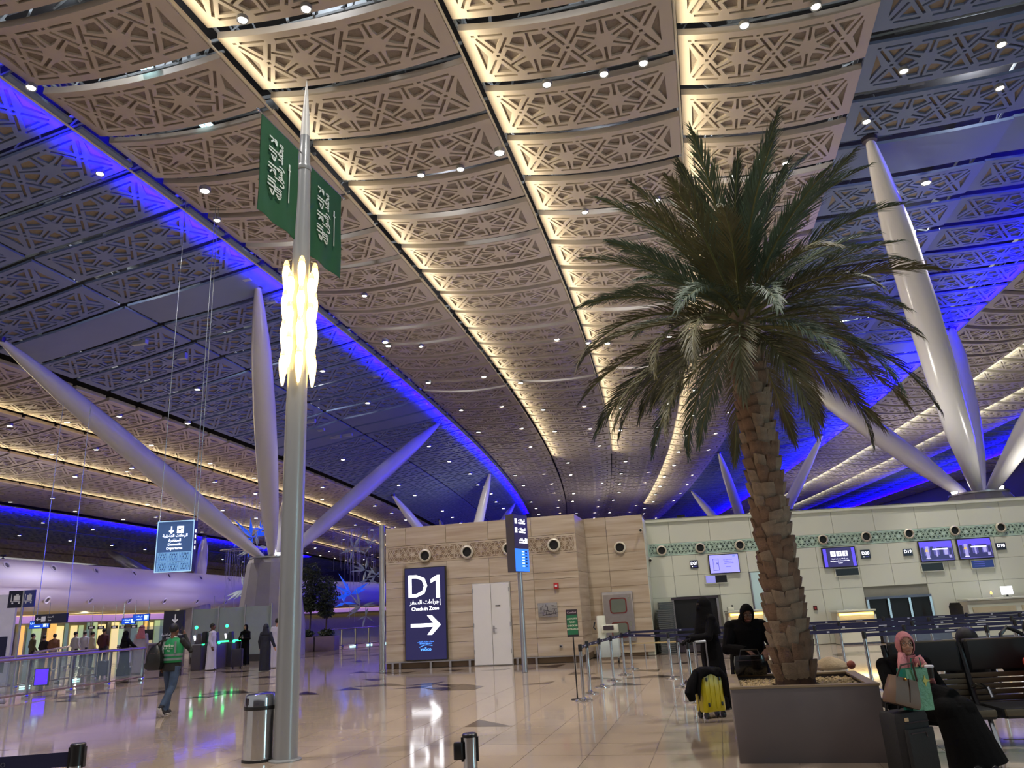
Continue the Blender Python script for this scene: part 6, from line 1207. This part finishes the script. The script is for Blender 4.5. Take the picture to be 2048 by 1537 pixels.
for j in range(nys + 1):
    for i in range(nxs + 1):
        u, v = -1 + 2 * i / nxs, -1 + 2 * j / nys; x = u * .34; e = max(0, abs(x) - .17); y = v * .15; ez = max(0, abs(y) - .10)
        z = .655 - (e * 1.9 if u < 0 else e * 2.3) - ez * 1.5 + .018 * math.sin(9 * u + 4 * v) - (.06 * max(0, u) * abs(v)); xx = (.17 + e * .45) * (1 if x > 0 else -1) if e > 0 else x
        vs.append((xx, (.10 + ez * .5) * (1 if y > 0 else -1) if ez > 0 else y, z))
cj.add(vs, [(j * (nxs + 1) + i, j * (nxs + 1) + i + 1, (j + 1) * (nxs + 1) + i + 1, (j + 1) * (nxs + 1) + i) for j in range(nys) for i in range(nxs)])
jk = tag(cj.build('draped_jacket', abaya, None, (sp_.x, sp_.y, 0), R(20), ang=2), 'black jacket draped over the yellow suitcase', 'jacket'); sm = jk.modifiers.new('t', 'SOLIDIFY'); sm.thickness = .02; sm.offset = 1
jk.name = 'jacket'; sl = MB().tube([(-.2, -.02, .62), (-.3, -.04, .5), (-.36, -.05, .36), (-.33, -.05, .26)], [.05, .07, .075, .05], 10).build('sleeve', abaya, jk); MB().tube([(.15, -.1, .62), (.2, -.14, .5), (.2, -.15, .3)], [.04, .05, .045], 10).build('sleeve', abaya, jk)
# ---- woman in black leaning over the planter -------------------------------------------------
lpn = D(1494, 1290, 10.75); lw = thing('person', 'woman in black with glasses leaning over a handbag on the planter edge', 'person', (lpn.x, 10.75, 0), R(-6)); b = MB()
p_robe(b, 1.0, 0, top=1.36, hemr=(.24, .28), hip=(.2, .25), chest=(.17, .235), lean=(0, -.1)); hM = Matrix.Rotation(R(24), 4, 'X'); hc = Vector((.02, -.20, 1.435)); p_head(b, hc, .98, 1, hM)
b.tube([(0, -.09, 1.32), (.01, -.14, 1.40)], [.1, .09], 12, 0)
p_arm(b, (-.2, -.09, 1.26), (-.3, -.22, 1.0), (-.09, -.44, .98), 0, (.085, .075, .055)); p_hand(b, (-.07, -.46, .975), (.55, -.5, -.55), (.2, -.4, 1), 1, 1, 1.0, 1); p_arm(b, (.2, -.09, 1.26), (.32, -.2, 1.0), (.17, -.42, .98), 0, (.085, .075, .055)); p_hand(b, (.155, -.44, .975), (-.25, -.6, -.6), (-.2, -.4, 1), 1, 1, 1.0, -1)
place('body', fuse(b, [abaya, skin_d], .008, 3), lw); p_face(lw, hc, .98, hM, glasses=True); sc2 = hijab_shell(lw, hc, 1.02, abaya, hM)
hb_ = thing('handbag', 'shiny black handbag on the far left rim of the planter', 'bag', (D(1504, 1352, 9.8).x, 9.82, .735), R(-8)); lea = mat('patent_black', srgb(14, 14, 16), .15, 0, .1)
MB().loft([[(x * q * .19, y * q * .09, z) for x, y in ((-1, -.5), (-.7, -1), (.7, -1), (1, -.5), (1, .5), (.7, 1), (-.7, 1), (-1, .5))] for z, q in ((0, .92), (.03, 1), (.15, .97), (.22, .9))]).build('body', lea, hb_); MB().tube([(-.12, -.07, .2), (-.1, -.08, .29), (.1, -.08, .29), (.12, -.07, .2)], .009, 8).build('handle', lea, hb_); MB().tube([(-.15, .0, .215), (.15, 0, .215)], .007, 6).build('zip', steel, hb_); MB().tube([(-.17, -.088, .17), (.17, -.088, .17)], .005, 6).build('trim', steel_d, hb_)
# beige bundle and hand luggage on the right-hand rim
bb_ = thing('cloth_bundle', 'beige cloth bag lying on the far rim of the planter right of the trunk', 'bag', (D(1655, 1338, 10.0).x, 9.9, .735), R(-12)); rn = random.Random(12)
MB().loft([[(.2 * q * math.cos(t) * (1 + .06 * math.sin(3 * t + z * 20)), .11 * q * math.sin(t), z) for t in [2 * PI * i / 16 for i in range(16)]] for z, q in ((0, .95), (.03, 1.05), (.08, .9), (.12, .6), (.15, .2))]).build('body', mat('cloth_beige', srgb(206, 184, 150), .85, 0, .06, 8, bump=.3), bb_); MB().sphere((.24, -.02, .05), (.05, .05, .05), 10, 8).build('tassel', mat('tassel_rust', srgb(140, 74, 60), .7), bb_)
# ---- suited man at the counter ---------------------------------------------------------------
sp2 = on(W3, 3.75, .75, 0); sm_ = thing('person', 'man in a dark suit standing in front of the pale glass door', 'person', sp2, R(60)); b = MB(); suit = mat('suit_dark', srgb(30, 30, 36), .7); k = 1.02
b.tube([(0, 0, .82), (0, 0, 1.05), (0, 0, 1.28), (0, .01, 1.42), (0, .01, 1.48)], [(.13, .185), (.12, .17), (.135, .2), (.09, .16), (.05, .06)], 18, 0)
for s in (-1, 1): b.tube([(s * .09, 0, .92), (s * .095, -.01, .5), (s * .1, .01, .06)], [.095, .072, .06], 10, 0); p_arm(b, (s * .2, 0, 1.38), (s * .25, .02, 1.12), (s * .22, -.16, .98), 0); p_hand(b, (s * .22, -.16, .98), (0, -.8, -.3), (s, 0, 0), 1)
p_head(b, (0, 0, 1.62), 1, 1); p_shoes(b, 1, 2); place('body', fuse(b, [suit, skin_d, blackp], .013), sm_); MB().sphere((0, .022, 1.655), (.085, .1, .1), 14, 10).build('hair', hairm, sm_); MB().loft([[(x * q, -.115 - .01 * (1 - abs(x) / .06), z) for x in (-.06, 0, .06)] + [(x * q, -.10, z) for x in (.06, -.06)] for z, q in ((1.2, .3), (1.36, .9), (1.46, 1.0))]).build('shirt_front', thobe, sm_); MB().sphere((0, -.085, 1.585), (.05, .03, .04), 10, 8).build('face_mask', mat('mask_blue', srgb(170, 205, 220), .7), sm_)
# ================================================================== BENCH, SEATED WOMAN, LUGGAGE
BB = Vector((D(1784, 1300, 8.6).x, 8.66, 0)); brz = R(-6)
bench = thing('waiting_bench', 'row of dark padded waiting seats with slatted olive backs', 'bench', BB, brz)
cush = mat('cushion_black', srgb(28, 30, 32), .5, 0, .06, 6); slatm = mat('slat_olive', srgb(94, 84, 66), .45, .2, .06, 4); framm = mat('bench_frame', srgb(40, 40, 42), .35, .5); topm = mat('cushion_top_olive', srgb(96, 88, 70), .5)
SW = .78
for i in range(3):
    x = .35 + SW * i
    box_part('back_cushion', (x, .03, .93), (SW - .06, .09, .30), cush, bench, bev=.03); box_part('cushion_edge', (x, .035, 1.075), (SW - .08, .085, .03), topm, bench, bev=.012)
    for s in range(6): box_part('back_slat', (x, -.005 - .008 * (5 - s) * .0, .45 + .056 * s), (SW - .05, .025, .046), slatm, bench, bev=.005)
    box_part('seat_cushion', (x, -.30, .42), (SW - .06, .54, .09), cush, bench, bev=.03); box_part('seat_edge', (x, -.565, .43), (SW - .08, .03, .06), topm, bench, bev=.01)
    box_part('rear_seat_cushion', (x, .42, .42), (SW - .06, .5, .09), cush, bench, bev=.03)
for i in range(4):
    x = -.04 + SW * i; b = MB(); b.tube([(x, .06, 1.06), (x, .0, .8), (x, -.06, .52), (x, -.12, .40)], [(.03, .03)] * 4, 8); b.build('seat_divider', framm, bench)
    MB().tube([(x, -.05, .62), (x, -.2, .66), (x, -.42, .64), (x, -.46, .56)], .02, 8).build('armrest', chrome if i else framm, bench)
    [MB().tube([(x, s * .3, .36), (x, s * .38, .02)], .025, 8).build('leg', chrome, bench) for s in (-1, 1)]
MB().tube([(-.1, 0, .34), (3 * SW + .0, 0, .34)], .04, 10).build('beam', framm, bench)
# ---- seated woman in the pink scarf -----------------------------------------------------------
wl = D(1812, 1288, 8.12); sw_p = thing('person', 'seated woman in a pink headscarf and black coat facing the camera', 'person', (wl.x, 8.3, 0), R(-4)); b = MB(); zh = wl.z
hc = Vector((0, -.18, zh)); k = .98
b.tube([(0, .0, .44), (0, -.01, .62), (.0, -.06, .82), (0, -.09, .96), (0, -.13, zh - .16)], [(.16, .21), (.15, .2), (.14, .205), (.105, .165), (.06, .065)], 20, 0)
p_head(b, hc, k, 1, Matrix.Rotation(R(4), 4, 'X') @ Matrix.Rotation(R(-6), 4, 'Z'))
# lap and legs under a long black skirt, knees to her left
b.tube([(.02, .0, .52), (.14, -.22, .54), (.24, -.46, .52)], [(.15, .2), (.14, .2), (.12, .18)], 18, 0); b.tube([(.24, -.44, .52), (.28, -.50, .28), (.32, -.52, .03)], [(.15, .19), (.17, .22), (.21, .27)], 18, 0); b.sphere((.30, -.47, .51), (.13, .13, .12), 12, 10, 0); b.sphere((.16, -.47, .51), (.13, .13, .12), 12, 10, 0)
b.tube([(-.1, .0, .5), (.04, -.24, .5), (.16, -.46, .5)], [.12, .11, .1], 12, 0)
b.tube([(.36, -.66, .03), (.38, -.82, .035)], [.04, .03], 8, 2); b.tube([(.22, -.66, .03), (.23, -.82, .035)], [.04, .03], 8, 2)
p_arm(b, (.2, -.05, .90), (.30, -.10, .66), (.22, -.34, .62), 0, (.07, .062, .048)); p_hand(b, (.215, -.35, .615), (.35, -.8, -.35), (0, 0, 1), 1, .95, .7, 1)
p_arm(b, (-.2, -.05, .90), (-.25, -.22, .70), (-.02, -.36, .84), 0, (.07, .062, .048)); p_hand(b, (-.01, -.365, .845), (.75, -.3, .45), (.2, -1, .0), 1, .95, 1.1, 1)
coat = mat('coat_black', srgb(14, 14, 15), .85, 0, .12, 7, bump=.2, spec=.15); place('body', fuse(b, [coat, skin_l, blackp], .008, 3), sw_p)
HM = Matrix.Rotation(R(4), 4, 'X') @ Matrix.Rotation(R(-6), 4, 'Z'); p_face(sw_p, hc, k, HM, glasses=True); hj = hijab_shell(sw_p, hc, k, pink, HM, drape=False)
d_ = MB(); d_.tube([(0, -.17, zh - .10), (0, -.165, zh - .15), (0, -.14, zh - .21), (0, -.11, zh - .26)], [(.085, .078), (.09, .085), (.1, .1), (.105, .12)], 22, caps=False)
d_.tube([(-.075, -.25, zh - .08), (-.10, -.285, zh - .2), (-.105, -.27, zh - .34), (-.09, -.25, zh - .46)], [(.02, .035), (.025, .05), (.02, .055), (.012, .06)], 12); d_.tube([(.07, -.25, zh - .12), (.10, -.28, zh - .2), (.13, -.27, zh - .30), (.15, -.25, zh - .38)], [(.025, .035), (.025, .04), (.02, .045), (.012, .05)], 12); d_.sphere((.075, -.265, zh - .16), (.05, .035, .045), 10, 8)
d_.build('scarf_drape', pink, sw_p, ang=2)
cp = thing('cup', 'small black cup with a white lid held by the woman in the pink scarf', 'cup', (wl.x + .05, 8.3 - .45, .80), 0); MB().lathe([(.03, 0), (.04, .1)], 16).build('body', blackp, cp); MB().lathe([(.042, .1), (.042, .115), (.03, .12)], 16).build('lid', wht, cp)
# ---- black suitcase, handbag, shopping bag -------------------------------------------------------
cb_ = mat('case_black_fabric', srgb(26, 25, 27), .7, 0, .15, 20, bump=.2); sx_ = D(1822, 1440, 7.35); bc_ = thing('suitcase', 'black soft suitcase with a front zip pocket standing before the seated woman', 'suitcase', (sx_.x - .02, 7.45, 0), R(24)); hcse = .56
box_part('shell', (0, 0, hcse / 2 + .03), (.40, .26, hcse - .02), cb_, bc_, bev=.05); box_part('front_pocket', (0, -.145, .27), (.34, .04, .36), cb_, bc_, bev=.015); MB().tube([(-.15, -.135, .50), (0, -.145, .505), (.15, -.135, .50)], .006, 6).build('zip', steel_d, bc_); MB().tube([(-.13, -.168, .42), (.05, -.17, .42), (.06, -.17, .38)], .005, 6).build('pocket_zip', steel_d, bc_); box_part('logo_patch', (-.12, -.137, .53), (.045, .006, .03), mat('patch_cream', srgb(200, 170, 130), .5), bc_)
MB().tube([(.205, -.05, .42), (.23, -.05, .40), (.23, -.05, .25), (.205, -.05, .23)], .014, 8).build('side_handle', blackp, bc_); MB().sphere((.212, -.05, .45), (.008, .02, .035), 8, 6).build('name_tag', cyanlit, bc_); MB().sphere((.212, -.04, .2), (.008, .018, .02), 8, 6).build('name_tag', wht, bc_); MB().tube([(-.08, .1, .56), (-.08, .1, .64), (.08, .1, .64), (.08, .1, .56)], .012, 8).build('top_handle', blackp, bc_)
for (x, y) in ((-.15, -.08), (.15, -.08), (-.15, .08), (.15, .08)): MB().sphere((x, y, .03), .03, 10, 8).build('wheel', blackp, bc_)
hbm = mat('handbag_brown', srgb(106, 82, 64), .45, 0, .08, 6); hbg = thing('handbag', 'brown leather handbag leaning on top of the black suitcase', 'bag', D(1800, 1415, 7.38), R(16)); hbg.location.z = .575
tl = Matrix.Rotation(R(17), 4, 'Y'); o = MB(); o.loft([[(x * q * .17, y * q2 * .08, z) for x, y in ((-1, -.4), (-.8, -1), (.8, -1), (1, -.4), (1, .4), (.8, 1), (-.8, 1), (-1, .4))] for z, q, q2 in ((.06, .93, 1), (.09, 1, 1.05), (.2, .92, .9), (.3, .84, .55))], M=tl); o.build('body', hbm, hbg); MB().tube([tl @ Vector(v) for v in ((-.10, -.04, .29), (-.07, -.05, .40), (.05, -.05, .45), (.12, -.04, .30))], .009, 8).build('handle', mat('strap_dark', srgb(60, 42, 34), .5), hbg); MB().tube([tl @ Vector(v) for v in ((.02, -.083, .10), (.02, -.075, .2), (.02, -.05, .3))], .005, 6).build('seam', mat('strap_dark', srgb(60, 42, 34), .5), hbg); MB().sphere(tl @ Vector((-.02, -.06, .29)), .012, 8, 6).build('clasp', mat('brass', srgb(220, 170, 80), .25, .9), hbg)
gbg = thing('shopping_bag', 'glossy green shopping bag standing on the black suitcase', 'bag', D(1838, 1410, 7.48), R(14)); gbg.location.z = .575; gb1 = mat('bag_green', srgb(92, 150, 112), .3, 0, .18, 5, bump=.3); gb2 = mat('bag_teal', srgb(20, 118, 100), .25, 0, .12, 6)
def bagring(z, s): return [(-.125 * s, -.06, z), (.11 * s, -.06, z), (.125 * s, .0, z), (.11 * s, .06, z), (-.125 * s, .06, z), (-.11 * s, 0, z)]
bgm = MB(); rs = [bagring(z, s) for z, s in ((0, .96), (.1, 1), (.25, 1.0), (.36, .98))]; n = 6
vs = [p for r_ in rs for p in r_]; bgm.v = vs
for a in range(3):
    for i in range(6): bgm.f.append((a * 6 + i, a * 6 + (i + 1) % 6, (a + 1) * 6 + (i + 1) % 6, (a + 1) * 6 + i)); bgm.m.append(0 if i in (0, 3) else 1)
bgm.f.append((5, 4, 3, 2, 1, 0)); bgm.m.append(1); bgo = bgm.build('body', [gb1, gb2], gbg, smooth=False); sm = bgo.modifiers.new('t', 'SOLIDIFY'); sm.thickness = .003
place('star_print', MB().prism([(.0, .05), (.015, .012), (.06, .0), (.015, -.012), (.0, -.05), (-.012, -.012), (-.03, 0), (-.012, .012)], .002).mesh('star_print', mat('print_yellow', srgb(190, 190, 90), .4), smooth=False), gbg, M=face_M((.06, -.064, .25))); MB().tube([(-.06, -.06, .35), (-.05, -.07, .45), (.04, -.07, .45), (.05, -.06, .35)], .005, 6).build('handle', gb2, gbg)
# ---- people on the far side of the bench -----------------------------------------------------------
hp = D(1932, 1278, 9.15); hpz = hp.z; bp_ = thing('person', 'dark-haired person seated with back turned behind the bench', 'person', (hp.x, 9.15, 0), R(178)); b = MB(); drk = mat('top_black', srgb(30, 28, 32), .8)
b.tube([(0, 0, .44), (0, 0, .7), (0, 0, .92), (0, 0, hpz - .2)], [(.14, .2), (.13, .19), (.1, .17), (.06, .06)], 16, 0); p_head(b, (0, 0, hpz - .03), 1, 1)
for s in (-1, 1): b.tube([(s * .1, .0, .5), (s * .11, -.42, .5), (s * .11, -.46, .08)], [.1, .085, .06], 10, 2); b.tube([(s * .11, -.42, .04), (s * .11, -.6, .035)], [.045, .03], 8, 3); p_arm(b, (s * .2, 0, .9), (s * .24, -.06, .66), (s * .1, -.28, .6), 0); p_hand(b, (s * .1, -.28, .6), (-.3 * s, -.8, -.2), (0, 0, 1), 1)
place('body', fuse(b, [drk, skin_l, jean, blackp], .012), bp_); hr = MB(); hr.sphere((0, .02, hpz + .005), (.115, .125, .125), 18, 14); hr.tube([(0, .045, hpz), (0, .06, hpz - .12), (0, .06, hpz - .3)], [(.09, .13), (.08, .15), (.05, .13)], 16); hr.build('hair', hairm, bp_)
rp_ = D(2068, 1262, 8.5); rp2 = thing('person', 'person in orange-red at the right frame edge of the bench', 'person', (rp_.x - .12, 8.36, 0), R(30)); b = MB(); redc = mat('top_orange_red', srgb(214, 70, 48), .7); zh2 = rp_.z
b.tube([(0, 0, .44), (0, -.02, .66), (0, -.03, .88), (0, -.03, zh2 - .18)], [(.15, .2), (.14, .19), (.11, .17), (.06, .06)], 16, 0); p_head(b, (0, -.05, zh2), 1, 1)
for s in (-1, 1): b.tube([(s * .1, -.02, .52), (s * .11, -.42, .52), (s * .11, -.46, .08)], [.1, .085, .06], 10, 2); b.tube([(s * .11, -.44, .04), (s * .11, -.62, .035)], [.045, .03], 8, 3); p_arm(b, (s * .2, -.02, .86), (s * .27, -.08, .62), (s * .1, -.34, .62), 0); p_hand(b, (s * .1, -.34, .62), (-.3 * s, -.8, -.2), (0, 0, 1), 1)
place('body', fuse(b, [redc, skin_l, jean, blackp], .012), rp2); MB().sphere((0, -.03, zh2 + .04), (.088, .105, .1), 14, 10).build('hair', hairm, rp2)
bgk = thing('shoulder_bag', 'black shoulder bag hooked over the right end of the bench back', 'bag', BB + Vector((1.46, .17, .90)), brz); MB().loft([[(x * .17 * q, y * .06, z) for x, y in ((-1, -.6), (-.7, -1), (.7, -1), (1, -.6), (1, .6), (.7, 1), (-.7, 1), (-1, .6))] for z, q in ((-.22, .8), (-.16, 1), (.0, .95), (.08, .7))]).build('body', blackp, bgk); MB().tube([(-.13, .0, .05), (-.10, .06, .2), (.0, .1, .27), (.12, .06, .2), (.16, .0, .05)], .022, 8).build('strap', blackp, bgk)

# small emitters are seen and reflected; the lamps beside them do the lighting
for m_ in bpy.data.materials:
    if m_.name not in ('cool_fill_pane', 'glowing_glass', 'warm_line'): m_.cycles.emission_sampling = 'NONE'
